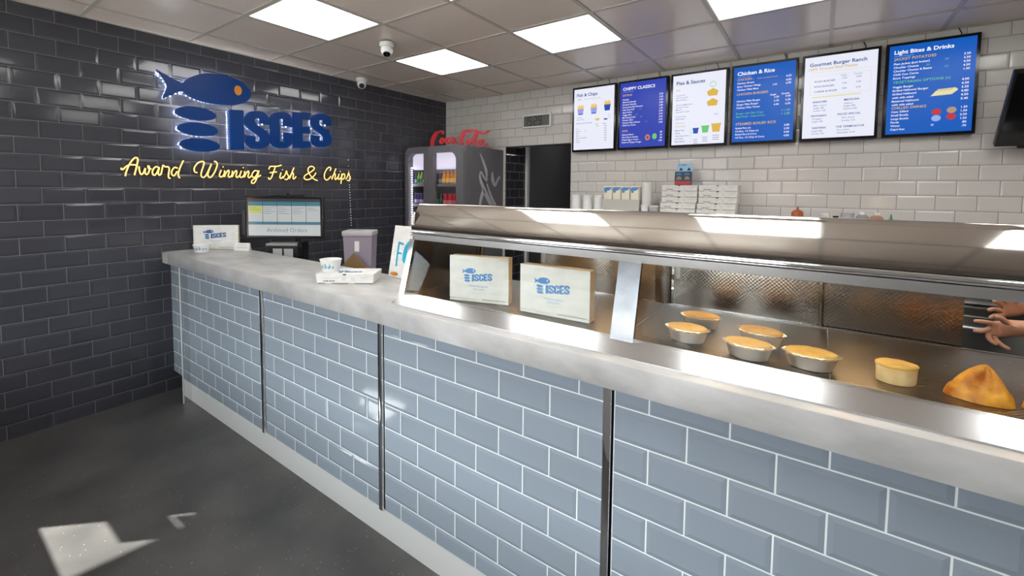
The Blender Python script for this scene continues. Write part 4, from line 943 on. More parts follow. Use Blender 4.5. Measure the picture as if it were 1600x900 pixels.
# ------------------------------------------------------------------ order screen, printer, bin, card behind the counter
YW36 = R(36)
mo = thing('order_screen', 'black-framed order screen facing the shop in front of the dark tiled wall', 'monitor', (0.520, 1.838, ZS+0.0005), YW36)
mo.scale = (1.12, 1.12, 1.12)
zc0 = (1.123-ZS)/1.12+.004
B().rbox(-0.266, 0.266, -0.055, -0.022, zc0, zc0+0.292, 0.006, 2).build('casing', m_black, mo)
B().box(-0.258, 0.258, -0.0565, -0.0552, zc0+0.008, zc0+0.284).build('bezel', m_black_gloss, mo)
em2 = lambda n_, c_: mat(n_, (0.02, 0.02, 0.02, 1), 0.12, 0, rgb(*c_), 0.62)
q_white, q_teal, q_yel, q_txt, q_dark = em2('order_white', (206, 210, 210)), em2('order_teal', (70, 128, 146)), em2('order_yellow', (206, 214, 100)), em2('order_text', (118, 128, 136)), em2('order_dark', (46, 58, 66))
fnm = lambda u, v, t: (-0.246+u*0.492, -0.0566-t*0.0002, zc0+0.020+(1-v)*0.252)
B().prism([(0, 0), (1, 0), (1, 1), (0, 1)], 0, 1, fnm).build('display', q_white, mo)
g = B()
def rc(a, b_2, c, d_2, mi, t=1.0): g.prism([(a, c), (b_2, c), (b_2, d_2), (a, d_2)], t, t+1, fnm, mi)
rc(0, 1, 0, .08, 3); rc(0, 1, .08, .19, 0); rc(0, 1, .62, .70, 0); rc(.01, .19, .20, .38, 1)
for x in (.2, .4, .6, .8): rc(x, x+.006, .08, .70, 3, 2.0)
for k_ in range(5):
    for q in range(4 if k_ in (1, 2, 3) else 2): rc(.02+k_*.2, .02+k_*.2+.10+.05*((q*3+k_) % 2), .24+.05*q, .25+.05*q, 2, 2.0)
fnmt = lambda u, v, t: (-0.246+u, -0.0574, zc0+0.020+v)
text(g, 'Archived Orders', 0.125, 0.025, 0.040, fnmt, 2)
g.build('screen_layout', [q_teal, q_yel, q_txt, q_dark], mo)
B().rbox(-0.10, 0.02, -0.05, -0.02, zc0+0.2925, zc0+0.312, 0.003, 1).build('sensor_bar', m_black, mo)
B().rbox(0.03, 0.13, -0.05, -0.02, zc0+0.2925, zc0+0.302, 0.003, 1).build('speaker', m_black, mo)
B().tube([(0.0, 0.15, 0.014), (0.0, 0.15, zc0+0.12)], 0.02, 12).rbox(-0.05, 0.05, -0.0215, 0.15, zc0+0.09, zc0+0.15, 0.004, 1).build('stand', m_black, mo)
B().rbox(-0.12, 0.12, 0.06, 0.26, 0.0, 0.0135, 0.004, 2).build('stand_base', m_black, mo)
pc = B()
for k in range(3): pc.tube(smooth_pts([(-0.272-.012*k, -0.03, zc0+0.17), (-0.286-.01*k, -0.03, zc0+0.06), (-0.275-.008*k, -0.02+.02*k, zc0-0.06), (-0.262-.006*k, 0.0+.02*k, .06), (-0.245, 0.03+.02*k, 0.007)], 5), 0.006, 8)
pc.build('cable', m_black, mo)
B().rbox(-0.296, -0.2665, -0.05, -0.026, zc0+0.02, zc0+0.19, 0.004, 1).build('side_module', m_black, mo)
pr = thing('ticket_printer', 'black and grey ticket printer with white slips under the order screen', 'printer', (0.566, 1.800, ZS+0.0005), YW36)
pr.scale = (1.05, 1, .92)
# its body sits in front of the screen stand
b = B().rbox(-0.13, 0.10, -0.040, 0.055, 0, 0.235, 0.004, 1); b.build('body', m_black, pr)
B().rbox(-0.13, 0.10, -0.060, 0.055, 0.236, 0.256, 0.004, 1).build('lid', mat('printer_grey', rgb(140, 138, 136), 0.5), pr)
for x in (-0.085, -0.005): B().rbox(x, x+0.066, -0.0445, -0.0405, 0.12, 0.212, 0.001, 1).build('paper_slip', mat('slip_paper', rgb(176, 176, 176), 0.8), pr)
B().rbox(0.1005, 0.135, -0.06, 0.055, 0, 0.265, 0.003, 1).build('side_cover', m_black_gloss, pr)
bn = thing('plastic_bin', 'lilac-grey plastic bin with pale rim and white sticker by the dark wall', 'bin', (0.925, 2.205, ZS+0.0005), YW36)
def taper(w0, w1, d0, d1, z0, z1):
    return [(-w0, -d0, z0), (w0, -d0, z0), (w0, d0, z0), (-w0, d0, z0), (-w1, -d1, z1), (w1, -d1, z1), (w1, d1, z1), (-w1, d1, z1)], [(0, 1, 5, 4), (1, 2, 6, 5), (2, 3, 7, 6), (3, 0, 4, 7), (0, 3, 2, 1)]
m_lilac = mat('lilac_grey_plastic', rgb(142, 132, 146), 0.45)
b = B(); v_, f_ = taper(.102, .112, .068, .078, 0, .285); b.add(v_, f_); v_, f_ = taper(.098, .108, .064, .074, 0.005, .285); b.add(v_, f_)
b.add([(-.112, -.078, .285), (.112, -.078, .285), (.112, .078, .285), (-.112, .078, .285), (-.108, -.074, .285), (.108, -.074, .285), (.108, .074, .285), (-.108, .074, .285)], [(0, 1, 5, 4), (1, 2, 6, 5), (2, 3, 7, 6), (3, 0, 4, 7)])
b.build('tub', m_lilac, bn)
B().rbox(-.120, .118, -.088, .084, .2855, .325, .008, 3).build('rim', mat('pale_grey_plastic', rgb(176, 172, 176), 0.5), bn)
B().rbox(-.022, .014, -.0800, -.0775, .165, .245, .001, 1).build('sticker', m_card, bn)
cb_ = B(); cb_.prism([(-.145, 0), (.145, 0), (0, .162)], -.010, .010, lambda u, v, t: (u, t, v)); cbo = cb_.build('cardboard_piece', m_brown)
cbo.location = (1.005, 2.080, ZS+0.0005); cbo.rotation_euler = (0, 0, YW36); tag(cbo, 'brown cardboard triangle standing in front of the lilac-grey bin', 'cardboard')
# leaning sign board
sb = thing('sign_board', 'white leaning sign board with turquoise lettering beside the glass cabinet end', 'sign', (2.105, 1.578, ZW1+0.0008), R(0))
Mb = Matrix.Rotation(R(-11), 4, 'X')
B().box(-.105, .105, -.0025, .0025, .0005, .278, M=Mb).build('board', m_card, sb)
fb_ = lambda u, v, t: Mb @ Vector((u-.105, -.0028-t, v))
m_turq = mat('turquoise_print', rgb(30, 164, 196), 0.5)
g = B()
g.ribbon(smooth_pts([(.052, .060), (.050, .10), (.050, .165), (.051, .19)], 3), .012, 0, .0008, fb_); g.ribbon(smooth_pts([(.045, .187), (.07, .183), (.088, .180)], 3), [.012]*6+[.006], 0, .0008, fb_); g.ribbon([(.05, .132), (.065, .131), (.080, .131)], .010, 0, .0008, fb_)
g.prism([(.092, .095), (.090, .13), (.098, .17), (.118, .198), (.142, .202), (.158, .18), (.165, .14), (.155, .105), (.135, .085), (.11, .08)], 0, .0008, fb_)
g.build('printed_letters', m_turq, sb)
g = B(); g.prism(ellipse(.045, .020, .030, .010, 16), 0, .0008, fb_); g.build('printed_chips', m_batter, sb)
B().box(-.02, .02, .0027, .0045, .02, .10, M=Mb).build('prop', m_card, sb)

# ------------------------------------------------------------------ takeaway boxes
def box_flat(loc, rz, lab, group, logo_top=True):
    """closed box lying flat, front flap towards -y"""
    t = thing('takeaway_box', lab, 'takeaway box', loc, rz, group)
    W0, W1, D, h = .139, .1435, .155, .0455
    b = B(); v_ = [(-W0, 0.004, 0), (W0, 0.004, 0), (W0, D, 0), (-W0, D, 0), (-W1, 0, h), (W1, 0, h), (W1, D+.004, h), (-W1, D+.004, h)]
    b.add(v_, [(0, 1, 5, 4), (1, 2, 6, 5), (2, 3, 7, 6), (3, 0, 4, 7), (0, 3, 2, 1), (4, 5, 6, 7)])
    b.build('tray', m_card, t)
    B().rbox(-W1, W1, 0.0, D+.004, h+.0003, h+.0033, .001, 1).build('lid', m_card, t)
    ft = lambda u, v, a: (u, 0.004-0.004*(v/h)-.0003-a, v)
    g = B()
    text(g, 'CHIP SHOP', -.108, .0085, .0115, ft, 0, 'L', .03)
    g.prism([(-.012, h+.003), (-.006, h-.004), (.004, h-.004), (.010, h+.003)], 0, .0006, ft, 0)
    for a_, b_2, v0 in ((-.118, -.03, .0275), (-.015, .005, .030), (-.015, .003, .0235), (-.015, .003, .017), (.03, .05, .030), (.03, .048, .0235), (.03, .052, .017), (.075, .108, .030)): g.prism([(a_, v0), (b_2, v0), (b_2, v0+.0012), (a_, v0+.0012)], 0, .0004, ft, 1)
    for a_, b_2 in ((-.137, -.10), (-.065, .015), (.05, .139)): g.prism([(a_, -.0004), (b_2, -.0004), (b_2, .0022), (a_, .0022)], 0, .0005, ft, 0)
    g.build('print', [m_ink, m_ink_grey], t)
    if logo_top:
        g = B(); logo(g, lambda u, v, a: (-.06+u*.13, .035+v*.13, h+.0033+a), 0, .0004); g.build('logo', [m_print_dark, m_card], t)
    return t
box_flat((1.9715+.004, 1.3255-.003, ZW1+0.0006), math.atan2(.171, .231), 'white takeaway box lying closed on the worktop with a small tub on it', 'takeaway boxes')
ORDN = ['bottom', 'second from bottom', 'middle', 'second from top', 'top']
for sx_, xx, ln in ((0, 2.893, 'left'), (1, 3.188, 'right')):
    for k in range(5):
        jx, jy, jr = [(0, 0, 0), (.004, -.006, .01), (.012, .004, -.015), (.014, .0, .01), (.013, .003, .0)][k]
        box_flat((xx+jx, 3.93+jy, ZR+0.0006+k*.0495), jr, f'white takeaway box, {ORDN[k]} of the {ln} stack on the range top', 'stacked takeaway boxes', False)
def box_up(loc, rz, lab, W, Hh, D, blue, group='printed boxes standing upright', lean=0):
    """box standing on its long edge, printed lid towards -y"""
    t = thing('takeaway_box', lab, 'takeaway box', loc, rz, group)
    M = Matrix.Rotation(R(lean), 4, 'X')
    B().rbox(-W/2, W/2, 0, .003, .012, Hh, .0012, 1, M=M).build('lid', m_card, t)
    B().box(-W/2+.003, W/2-.002, .0035, D, .001, Hh-.002, M=M).build('tray', m_card_edge, t)
    B().rbox(-W/2, W/2, .0005, .0034, 0.0005, .010, .001, 1, M=M).build('front_edge', m_card, t)
    g = B(); ft = lambda u, v, a: M @ Vector((u, -.0003-a, v))
    g.prism([(-.006, .010), (.0, .006), (.014, .006), (.016, .014), (-.008, .014)], 0, .0006, ft, 1)
    g.prism([(.016, .013), (W/2-.01, .013), (W/2-.01, .0142), (.016, .0142)], 0, .0003, ft, 0)
    g.build('locking_tab', [m_ink, m_card], t)
    g = B(); logo(g, lambda u, v, a: M @ Vector((-W*.29+u*W*.52, -.0004-a*.3, Hh*.44+v*W*.50)), 0, .0012)
    g.build('logo', [blue, m_card], t)
    g = B(); text(g, 'TRADITIONAL BRITISH', 0, Hh*.335, .0078, ft, 0, 'C', .0, t=.0004); text(g, 'FISH & CHIPS', 0, Hh*.27, .0078, ft, 0, 'C', .0, t=.0004)
    g.build('small_print', m_print_blue, t)
    return t
box_up((2.800, 1.350, ZD+0.0008), R(15.5), 'white printed box standing inside the cabinet, nearer its left end', .250, .182, .048, m_print_blue)
box_up((3.130, 1.353, ZD+0.0008), R(2), 'white printed box standing inside the cabinet, beside the steel mullion', .270, .176, .048, m_print_blue)
box_up((.155, 1.467, ZW1+0.0008), R(45), 'white printed box standing on the worktop end by the dark wall', .316, .184, .030, m_print_dark)
# tubs and table card
def tub(loc, lab, r=.052, h=.062, tilt=0, rz=0.0):
    t = thing('paper_tub', lab, 'paper tub', loc, rz, 'small white printed tubs')
    M = Matrix.Rotation(tilt, 4, 'Y')
    B().lathe([(r*.80, 0), (r*.81, .001), (r, h-.004), (r*1.05, h-.003), (r*1.05, h), (r*.96, h), (r*.78, .006), (.002, .005)], 36, M=M, cap=False).lathe([(.002, .0005), (r*.80, .0005)], 36, M=M, cap=False).build('cup', m_white_pl, t)
    for k, (mm, nm) in enumerate(((m_turq, 'turquoise'), (m_print_blue, 'blue'), (mat('yellow_print', rgb(236, 190, 70), .6), 'yellow'))):
        g = B()
        for q in range(5):
            a0 = R(-150+q*24+k*8)
            def fcyl(u, v, a, a0=a0):
                rr = r*(.80+.19*(v/h))+.0006+a; return M @ Vector((rr*math.cos(a0+u/r), rr*math.sin(a0+u/r), v))
            if k == 0: g.ribbon([(0, .018), (.004, .030), (.002, .044)], .004, 0, .0003, fcyl); g.ribbon([(.0, .032), (.008, .033), (.012, .020)], .0035, 0, .0003, fcyl)
            if k == 1: g.prism(ellipse(.014, .024, .004, .007, 10), 0, .0003, fcyl)
            if k == 2 and q == 2: g.prism(ellipse(.004, .034, .005, .011, 12), .0003, .0006, fcyl)
        if g.v: g.build('print', mm, t, label=f'{nm} print')
    return t
tub((1.853, 1.327, ZW1+0.0006+.0492), 'white paper tub with blue print standing on the flat takeaway box', rz=R(10))
tub((.232, 1.342, ZW1+0.0006), 'white paper tub with blue print on the worktop in front of the upright box', .055, .055, rz=R(40))
tc_ = thing('table_card', 'small white folded card standing beside the upright box at the worktop end', 'card', (.395, 1.542, ZW1+0.0006), R(31))
for s in (0, 1):
    M = Matrix.Translation((0, .028*s, 0)) @ Matrix.Rotation(R(-14 if s == 0 else 14), 4, 'X')
    B().box(-.060, .060, -.0008, .0008, 0, .060, M=M).build('leaf', m_card, tc_)
g = B(); M = Matrix.Rotation(R(-14), 4, 'X'); ft = lambda u, v, a: M @ Vector((u, -.001-a*.0002, v))
text(g, 'PLEASE PAY HERE', 0, .020, .0105, ft, 0, 'C', .02); g.prism([(-.03, .044), (.03, .044), (.03, .0455), (-.03, .0455)], 0, 1, ft, 0); g.build('print', m_ink_grey, tc_)

# ------------------------------------------------------------------ things on the range top
for k, x in enumerate((1.925, 2.045, 2.160)):
    t = thing('foam_cup_stack', f'white foam cup stack on the range top, {["first", "second", "third"][k]} from the corridor opening', 'cups', (x, 4.0, ZR+0.0006), 0, 'foam cup stacks')
    pf = [(.046, 0), (.046, .004)]
    for q in range(7): pf += [(.043-.001*q*.3, .010+q*.019), (.0455-.001*q*.3, .022+q*.019)]
    pf += [(.036, .150), (.034, .153)]
    B().lathe(pf, 28).build('cups', mat('foam_white', rgb(226, 226, 226), 0.6), t)
m_cream = mat('cream_paper', rgb(226, 220, 202), 0.7); m_clear = glass_mat('clear_plastic', (0.80, 0.80, 0.78, 1), 0.10)
trb = B(); trb.box(-.172, .172, -.062, -.060, 0, .118).box(-.172, .172, .060, .062, 0, .118).box(-.172, -.170, -.060, .060, 0, .118).box(.170, .172, -.060, .060, 0, .118).box(-.170, .170, -.060, .060, 0, .002)
tro = trb.build('clear_tray', mat('grey_plastic_tray', rgb(186, 184, 176), 0.4)); tro.location = (2.395, 4.0, ZR+0.0006); tag(tro, 'grey plastic tray on the range top holding four cream packets', 'tray')
for k in range(4):
    t = thing('paper_packet', f'cream packet with blue printed top, {ORD[k]} from the left in the grey tray', 'packet', (2.395-.126+k*.084, 4.0, ZR+0.0032), 0, 'cream packets in the tray')
    B().rbox(-.039, .039, -.052, .052, 0, .236, .012, 3).build('packet', m_cream, t)
    g = B(); fp = lambda u, v, a: (u, -.0522-a, v)
    g.prism([(-.036, .195), (-.010, .190), (.020, .198), (.036, .215), (.036, .226), (-.020, .226), (-.034, .215)], 0, .0005, fp); g.prism(ellipse(-.018, .185, .012, .012, 12), 0, .0004, fp)
    g.build('print', m_print_blue, t)
t = thing('paper_roll', 'tall white paper roll standing beside the cream packets', 'paper roll', (2.618, 4.0, ZR+0.0006))
B().lathe([(.044, 0), (.045, .003), (.045, .270), (.044, .273), (.018, .2735), (.018, .268)], 32).build('roll', mat('roll_white', rgb(214, 212, 210), .8), t)
t = thing('plastic_pot', 'small white pot on the range top in front of the paper roll', 'pot', (2.632, 3.90, ZR+0.0006)); B().lathe([(.028, 0), (.033, .058), (.034, .062), (.034, .066)], 24).build('pot', m_white_pl, t); B().lathe([(.035, .0665), (.035, .072), (.03, .074)], 24).build('lid', m_white_pl, t)
t = thing('plastic_pot', 'clear grey pot with white lid beside the left box stack', 'pot', (2.708, 3.91, ZR+0.0006)); B().lathe([(.032, 0), (.038, .060)], 24).build('pot', mat('translucent_grey', rgb(168, 166, 166), .3), t); B().lathe([(.039, .0605), (.039, .066), (.036, .068)], 24).build('lid', m_white_pl, t)
# display pack on the left box stack
dp = thing('snack_display_pack', 'blue and red hanging card pack standing on top of the left takeaway box stack', 'packet', (2.918, 4.02, ZR+0.0010+5*.0495), R(4))
Mp = Matrix.Rotation(R(-6), 4, 'X')
B().box(-.062, .062, .030, .033, 0, .195, M=Mp).build('backing_card', mat('pale_blue_card', rgb(150, 190, 216), .5), dp)
B().rbox(-.068, .062, -.028, .029, .0, .115, .003, 1, M=Mp).build('carton', mat('navy_carton', rgb(34, 56, 84), .45), dp)
fp = lambda u, v, a: Mp @ Vector((u, -.0284-a, v)); fp2 = lambda u, v, a: Mp @ Vector((u, .0296-a, v))
g = B(); g.prism([(-.067, .002), (.061, .002), (.061, .030), (-.067, .034)], 0, .0006, fp, 0)
for xx in (-.034, .030): g.prism([(xx-.020, .044), (xx+.020, .044), (xx+.022, .056), (xx+.012, .070), (xx-.004, .074), (xx-.018, .064)], 0, .0006, fp, 1); g.prism([(xx-.024, .084), (xx+.022, .084), (xx+.016, .100), (xx-.020, .104)], 0, .0006, fp, 4)
for xx in (-.030, .034): g.prism([(xx-.016, .132), (xx, .158), (xx+.016, .132)], 0, .0006, fp2, 2)
text(g, 'SCAMPI', -.052, .172, .020, fp2, 3, 'L', .02, t=.0004)
g.build('print', [mat('pack_red', rgb(170, 44, 44), .5), mat('pack_tan', rgb(134, 122, 92), .5), m_ink, mat('pack_violet', rgb(84, 84, 170), .5), mat('pack_sky', rgb(60, 110, 150), .5)], dp)
# sauce bottles and jars
def bottle(x, lab, prof, m_b, cap=None, m_c=None, y=3.98, name='sauce_bottle'):
    t = thing(name, lab, 'bottle', (x, y, ZR+0.0006), 0, 'sauces along the range top')
    B().lathe(prof, 24).build('body', m_b, t)
    if cap: B().lathe(cap, 20).build('cap', m_c, t)
m_terra = mat('terracotta_plastic', rgb(168, 92, 54), 0.5)
bottle(3.737, 'orange-brown squat sauce bottle with pointed nozzle on the range top', [(.034, 0), (.038, .004), (.038, .040), (.036, .050)], m_terra, [(.034, .0505), (.026, .062), (.010, .068), (.007, .085), (.003, .092)], m_terra)
bottle(3.905, 'pale lidded jar, first right of the orange-brown bottle', [(.030, 0), (.032, .004), (.032, .034)], mat('jar_pale', rgb(200, 198, 188), .4), [(.026, .0345), (.026, .048), (.02, .05)], m_white_pl)
bottle(3.965, 'tiny dark teal pot between two pale jars', [(.016, 0), (.016, .022)], mat('teal_pot', rgb(40, 66, 74), .4), [(.017, .0225), (.017, .030)], m_black)
bottle(4.030, 'grey translucent tub in the row of jars', [(.036, 0), (.040, .050)], mat('tub_grey', rgb(176, 170, 176), .35), [(.041, .0505), (.041, .054)], mat('tub_grey', rgb(176, 170, 176), .35))
bottle(4.112, 'round clear jar with white cap in the row of jars', [(.036, 0), (.038, .006), (.034, .032), (.018, .044)], mat('jar_clear_grey', rgb(150, 148, 150), .2), [(.019, .0445), (.019, .062), (.017, .064)], m_white_pl)
bottle(4.188, 'amber jar with white cap near the green nozzle', [(.036, 0), (.038, .006), (.034, .032), (.018, .042)], mat('jar_amber', rgb(176, 132, 100), .3), [(.019, .0425), (.019, .058), (.017, .060)], m_white_pl)
bottle(4.262, 'small bottle with pointed green nozzle, last of the row of jars', [(.020, 0), (.020, .010)], mat('green_bottle', rgb(40, 110, 60), .4), [(.018, .0105), (.008, .022), (.004, .048), (.002, .054)], mat('green_nozzle', rgb(34, 120, 50), .4))

# ------------------------------------------------------------------ food on the cabinet deck
def lens(a, b, p, n=44):
    out = []
    for i in range(n):
        t = 2*PI*i/n
        c, s = math.cos(t), math.sin(t)
        out.append((a*c, b*math.copysign(abs(s)**p, s)))
    return out
def ring_surf(bd, rings, mi=0, close=True):
    n = len(rings[0]); vs_ = [p for r_ in rings for p in r_]; fs = []
    for i in range(len(rings)-1):
        for k in range(n):
            k2 = (k+1) % n; fs.append((i*n+k, i*n+k2, (i+1)*n+k2, (i+1)*n+k))
    if close: fs.append(tuple((len(rings)-1)*n+k for k in range(n)))
    bd.add(vs_, fs, mi, True)
def pie_tin(loc, rz, lab):
    t = thing('foil_pie', lab, 'pie', loc, rz, 'pies in foil trays')
    a, b_2, h = .0605, .042, .036
    def ol(k, z, crim=0.0, pnt=1.25, ex=0.0, flute=0.009):
        return [(x*k*(1+flute*(-1)**i)+(ex if abs(x) > a*.93 else 0)*(1 if x > 0 else -1), y*k*(1+flute*(-1)**i), z+(crim*math.sin(i*2.2))) for i, (x, y) in enumerate(lens(a, b_2, pnt, 60))]
    d = B(); ring_surf(d, [ol(.60, .0005), ol(.74, .0005), ol(.76, .003), ol(.92, h-.003, .0004), ol(.985, h, .0008), ol(1.03, h+.001, .0012, 1.25, .002), ol(1.0, h+.003, .0008), ol(.93, h+.001, .0004)], 0, False)
    d.add([p for p in ol(.60, .0005)], [tuple(range(60))], 0); d.build('foil_tray', m_foil, t)
    d = B(); zz = [(.925, h-.004), (.92, h+.003), (.88, h+.0065), (.74, h+.0085), (.5, h+.0095), (.2, h+.010), (.02, h+.010)]
    ring_surf(d, [[(x*k+random.uniform(-.0003, .0003), y*k, z+random.uniform(-.0005, .0005)) for x, y in lens(a, b_2, 1.1, 60)] for k, z in zz]); d.build('crust', m_crust, t)
    return t
def pies():
    for (x, y, rz, lab) in ((3.565, 1.386, R(1), 'golden foil-tray pie, front one of the first pair past the mullion'), (3.571, 1.548, R(3), 'golden foil-tray pie, back one of the first pair past the mullion'),
                            (3.729, 1.345, R(-5), 'golden foil-tray pie, front one of the middle pair'), (3.745, 1.482, R(-7), 'golden foil-tray pie, back one of the middle pair'), (3.866, 1.360, R(2), 'golden foil-tray pie standing alone right of the two pairs')):
        pie_tin((x, y, ZD+0.0012), rz, lab)
pies()
t = thing('unwrapped_pie', 'pale straight-sided oval pie with golden top and no foil, between tins and pasties', 'pie', (4.030, 1.379, ZD+0.0008), R(8))
d = B(); ring_surf(d, [[(x*k, y*k, z) for x, y in lens(.0385, .029, 1.35)] for k, z in ((.5, 0), (.93, 0), (.965, .003), (.985, .020), (1.0, .0385))]); d.build('side_crust', m_pastry, t)
d = B(); ring_surf(d, [[(x*k, y*k, z+random.uniform(-.0006, .0006)) for x, y in lens(.0395, .030, 1.3)] for k, z in ((.97, .0375), (1.02, .040), (1.01, .044), (.93, .0465), (.6, .0475), (.1, .048))]); d.build('lid_crust', m_crust, t)
def pasty(loc, rz, lab, seed, a=.053, b_2=.042, h=.076):
    random.seed(seed)
    ph = [random.uniform(0, 6) for _ in range(6)]
    d = B(); rings = []; n = 48; m_ = 16
    for i in range(m_+1):
        q = 1-i/m_; ring = []
        for (x, y) in lens(a, b_2, 1.05, n):
            th = math.atan2(y, x)
            X, Y_ = x*q, y*q
            hz = (1-q**1.7)**0.85
            ridge = 1-.30*abs(math.sin(th-.5))*q*(1-q)*2.2
            zz = h*hz*ridge*(1-.16*math.cos(th+ph[0])*q)
            zz += .0045*math.sin(3*th+ph[1])*q*(1-q)*4+.003*math.sin(7*th+ph[2]+5*q)*q*(1-q)*4
            sx_ = .009*(1-q)
            w_ = 1+.05*math.sin(3*th+ph[3])*q+.03*math.sin(5*th+ph[4])*q
            ring.append((X*w_+sx_, Y_*w_, max(zz, 0)+(0.004 if 0 < i < 3 else 0)))
        rings.append(ring)
    ring_surf(d, [[(p[0]*.8, p[1]*.8, 0.0) for p in rings[0]]]+rings)
    o = d.build('pasty', m_batter); o.location = loc; o.rotation_euler = (0, 0, rz)
    return tag(o, lab, 'pasty', 'golden pasties')
pasty((4.165, 1.378, ZD+0.0008), R(-4), 'crumpled golden pasty beside the unwrapped oval pie', 3)
pasty((4.276, 1.385, ZD+0.0008), R(30), 'second golden pasty cut by the right picture edge', 8, .050, .042, .070)
random.seed(5)
cr_ = B()
for k in range(60):
    x, y = random.uniform(3.46, 4.3), random.uniform(1.30, 1.74); s_ = random.uniform(.0004, .0010)
    cr_.box(x-s_, x+s_*1.5, y-s_, y+s_, ZD+.0004, ZD+.0004+s_)
co = cr_.build('crumbs', m_crust); tag(co, 'scattered golden crumbs on the dimpled cabinet deck', 'crumbs'); co['kind'] = 'stuff'

# ------------------------------------------------------------------ person behind the cabinet, only the gesturing hands in view
def skinned(name, nodes_, mt, parent, subdiv=2, root=0):
    """nodes_: list of (position, radius or (rx, ry), parent index)"""
    me = bpy.data.meshes.new(name)
    me.from_pydata([n_[0] for n_ in nodes_], [(i, n_[2]) for i, n_ in enumerate(nodes_) if n_[2] is not None], [])
    o = bpy.data.objects.new(name, me); COL.objects.link(o)
    md = o.modifiers.new('skin', 'SKIN'); md.use_smooth_shade = True
    sk = me.skin_vertices[0].data if me.skin_vertices else None
    if sk is None:
        bm = bmesh.new(); bm.from_mesh(me); bm.verts.layers.skin.verify(); bm.to_mesh(me); bm.free(); sk = me.skin_vertices[0].data
    for i, n_ in enumerate(nodes_):
        r_ = n_[1]; sk[i].radius = (r_, r_) if not isinstance(r_, tuple) else r_
        sk[i].use_root = (i == root)
    sd = o.modifiers.new('subdivision', 'SUBSURF'); sd.levels = subdiv; sd.render_levels = subdiv
    me.materials.append(mt)
    if parent: o.parent = parent
    return o
pe = thing('person', 'person in black behind the cabinet, bare forearms and gesturing hands showing through the glass', 'person', (0, 0, 0))
N_ = []
def nd(p, r, par): N_.append((Vector(p), r, par)); return len(N_)-1
PX, PY = 4.98, 2.62
pel = nd((PX, PY, .95), (.15, .105), None)
wai = nd((PX, PY, 1.12), (.135, .10), pel); che = nd((PX-.01, PY, 1.30), (.16, .105), wai); nek0 = nd((PX-.01, PY, 1.44), (.085, .07), che); nek = nd((PX-.02, PY, 1.50), .060, nek0)
hd0 = nd((PX-.045, PY-.005, 1.565), .084, nek); hd1 = nd((PX-.040, PY-.005, 1.645), .112, hd0); hd2 = nd((PX-.025, PY-.005, 1.725), .100, hd1)
for s in (-1, 1):
    hip = nd((PX, PY+s*.095, .86), .085, pel); kn = nd((PX-.01, PY+s*.105, .48), .058, hip); an = nd((PX, PY+s*.105, .10), .042, kn); toe = nd((PX-.15, PY+s*.115, .045), .036, an)
# near arm and hand (y about 2.45)
sh1 = nd((PX-.03, PY-.17, 1.40), .062, che); el1 = nd((4.76, 2.44, 1.10), .046, sh1); w1a = nd((4.56, 2.448, 1.030), .036, el1); w1 = nd((4.487, 2.452, 1.019), (.026, .033), w1a)
pa1 = nd((4.455, 2.452, 1.012), (.018, .034), w1); kn1 = nd((4.425, 2.450, 1.005), (.015, .034), pa1)
def finger(pts, rr, root_):
    k = root_
    for p, r_ in zip(pts, rr): k = nd(p, r_, k)
F_R = [.0105, .0095, .0085, .0072]
finger([(4.416, 2.442, 1.026), (4.402, 2.436, 1.030), (4.385, 2.430, 1.032), (4.362, 2.424, 1.032)], F_R, kn1)
finger([(4.412, 2.446, 1.006), (4.398, 2.440, .997), (4.384, 2.436, .991), (4.364, 2.430, .993)], F_R, kn1)
finger([(4.412, 2.450, .988), (4.406, 2.442, .974), (4.414, 2.436, .960), (4.432, 2.434, .950)], F_R, kn1)
finger([(4.424, 2.452, .978), (4.430, 2.446, .962), (4.446, 2.440, .948), (4.466, 2.436, .938)], [.0095, .0088, .0078, .0066], pa1)
finger([(4.450, 2.436, 1.036), (4.440, 2.426, 1.048), (4.428, 2.420, 1.058), (4.414, 2.414, 1.062)], [.0125, .011, .010, .008], pa1)
# far arm and hand held up behind it
sh2 = nd((PX-.03, PY+.17, 1.40), .062, che); el2 = nd((4.84, 2.72, 1.12), .046, sh2); w2a = nd((4.62, 2.62, 1.100), .036, el2); w2 = nd((4.545, 2.58, 1.088), (.026, .032), w2a)
pa2 = nd((4.510, 2.560, 1.076), (.018, .033), w2); kn2 = nd((4.478, 2.545, 1.070), (.015, .033), pa2)
finger([(4.468, 2.535, 1.094), (4.462, 2.528, 1.108), (4.452, 2.520, 1.118), (4.440, 2.512, 1.112)], F_R, kn2)
finger([(4.462, 2.538, 1.078), (4.452, 2.530, 1.092), (4.440, 2.522, 1.102), (4.428, 2.514, 1.098)], F_R, kn2)
finger([(4.460, 2.540, 1.060), (4.446, 2.532, 1.066), (4.432, 2.524, 1.068), (4.418, 2.516, 1.060)], F_R, kn2)
finger([(4.464, 2.542, 1.044), (4.450, 2.536, 1.044), (4.436, 2.528, 1.040), (4.424, 2.520, 1.030)], [.0095, .0088, .0078, .0066], kn2)
finger([(4.500, 2.540, 1.104), (4.490, 2.530, 1.120), (4.480, 2.520, 1.130), (4.468, 2.512, 1.134)], [.0125, .011, .010, .008], pa2)
body = skinned('body', N_, m_skin, pe, 2, pel)
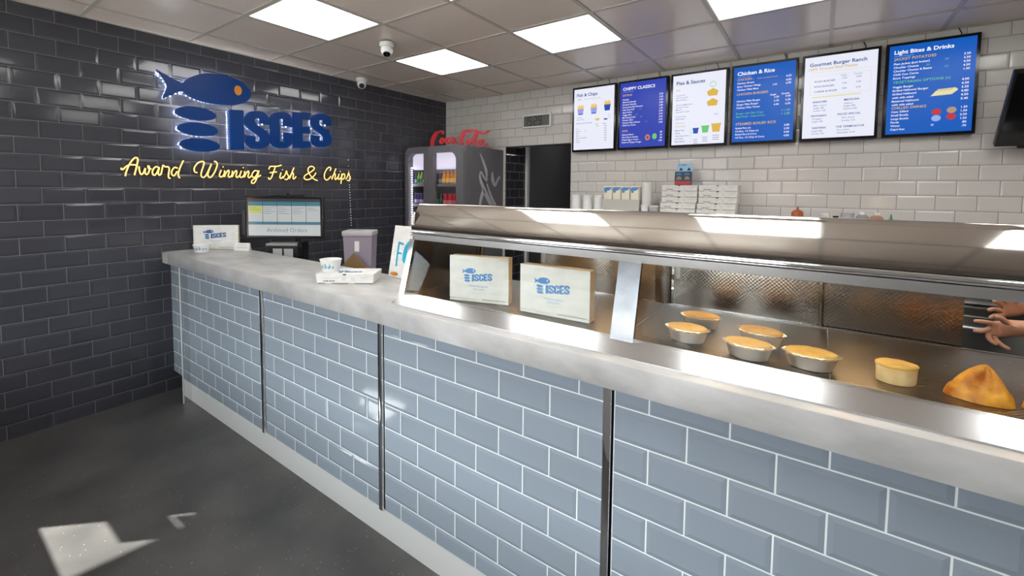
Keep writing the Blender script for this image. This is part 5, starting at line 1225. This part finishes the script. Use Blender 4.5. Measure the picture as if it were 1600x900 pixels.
# clothes: tee shirt, trousers, shoes as shells around the body
S_ = []
def nd(p, r, par): S_.append((Vector(p), r, par)); return len(S_)-1
a00 = nd((PX, PY, .80), (.20, .17), None); a0 = nd((PX, PY, .95), (.20, .165), a00); a1 = nd((PX, PY, 1.12), (.19, .155), a0); a2 = nd((PX-.01, PY, 1.30), (.205, .155), a1); a3 = nd((PX-.01, PY, 1.445), (.115, .10), a2)
b1 = nd((PX-.03, PY-.17, 1.40), .092, a2); nd((4.84, 2.44, 1.20), .082, b1); c1 = nd((PX-.03, PY+.17, 1.40), .092, a2); nd((4.88, 2.74, 1.20), .082, c1)
skinned('tee_shirt', S_, m_cloth_black, pe, 2, 0)
S_ = []
a0 = nd((PX, PY, .97), (.185, .15), None)
for s in (-1, 1):
    h0 = nd((PX, PY+s*.095, .84), .125, a0); k0 = nd((PX-.01, PY+s*.105, .48), .092, h0); nd((PX, PY+s*.105, .10), .075, k0)
skinned('trousers', S_, m_trouser, pe, 2, 0)
for s in (-1, 1):
    B().rbox(PX-.20, PX+.07, PY+s*.110-.048, PY+s*.110+.048, 0.001, .085, .03, 4).build('shoe', m_black, pe)
hb = B(); hb.sphere((PX-.010, PY-.005, 1.685), .106, 24, 14, 0, (1.0, .94, 1.06))
hb.build('hair', m_hair, pe)
ex = B()
for s in (-1, 1): ex.sphere((PX-.122, PY-.005+s*.034, 1.648), .011, 10, 6)
ex.build('eye', m_ink, pe)
B().sphere((PX-.132, PY-.005, 1.618), .017, 12, 8, 0, (1.2, .8, 1.5)).build('nose', m_skin, pe)
for s in (-1, 1): B().sphere((PX-.03, PY-.005+s*.102, 1.64), .028, 12, 8, 0, (.8, .35, 1.1)).build('ear', m_skin, pe)
B().rbox(PX-.128, PX-.112, PY-.03, PY+.02, 1.575, 1.584, .002, 1).build('mouth', mat('lip', rgb(160, 90, 84), .5), pe)
br = B(); br.lathe([(.0335, -.007), (.036, -.0065), (.036, .0065), (.0335, .007), (.0315, .0065), (.0315, -.0065), (.0335, -.007)], 28, M=Matrix.Translation((4.520, 2.450, 1.024)) @ Matrix.Rotation(R(83), 4, 'Y') @ Matrix.Diagonal((1.15, .95, 1, 1)), cap=False)
br.build('bracelet', m_black, pe)
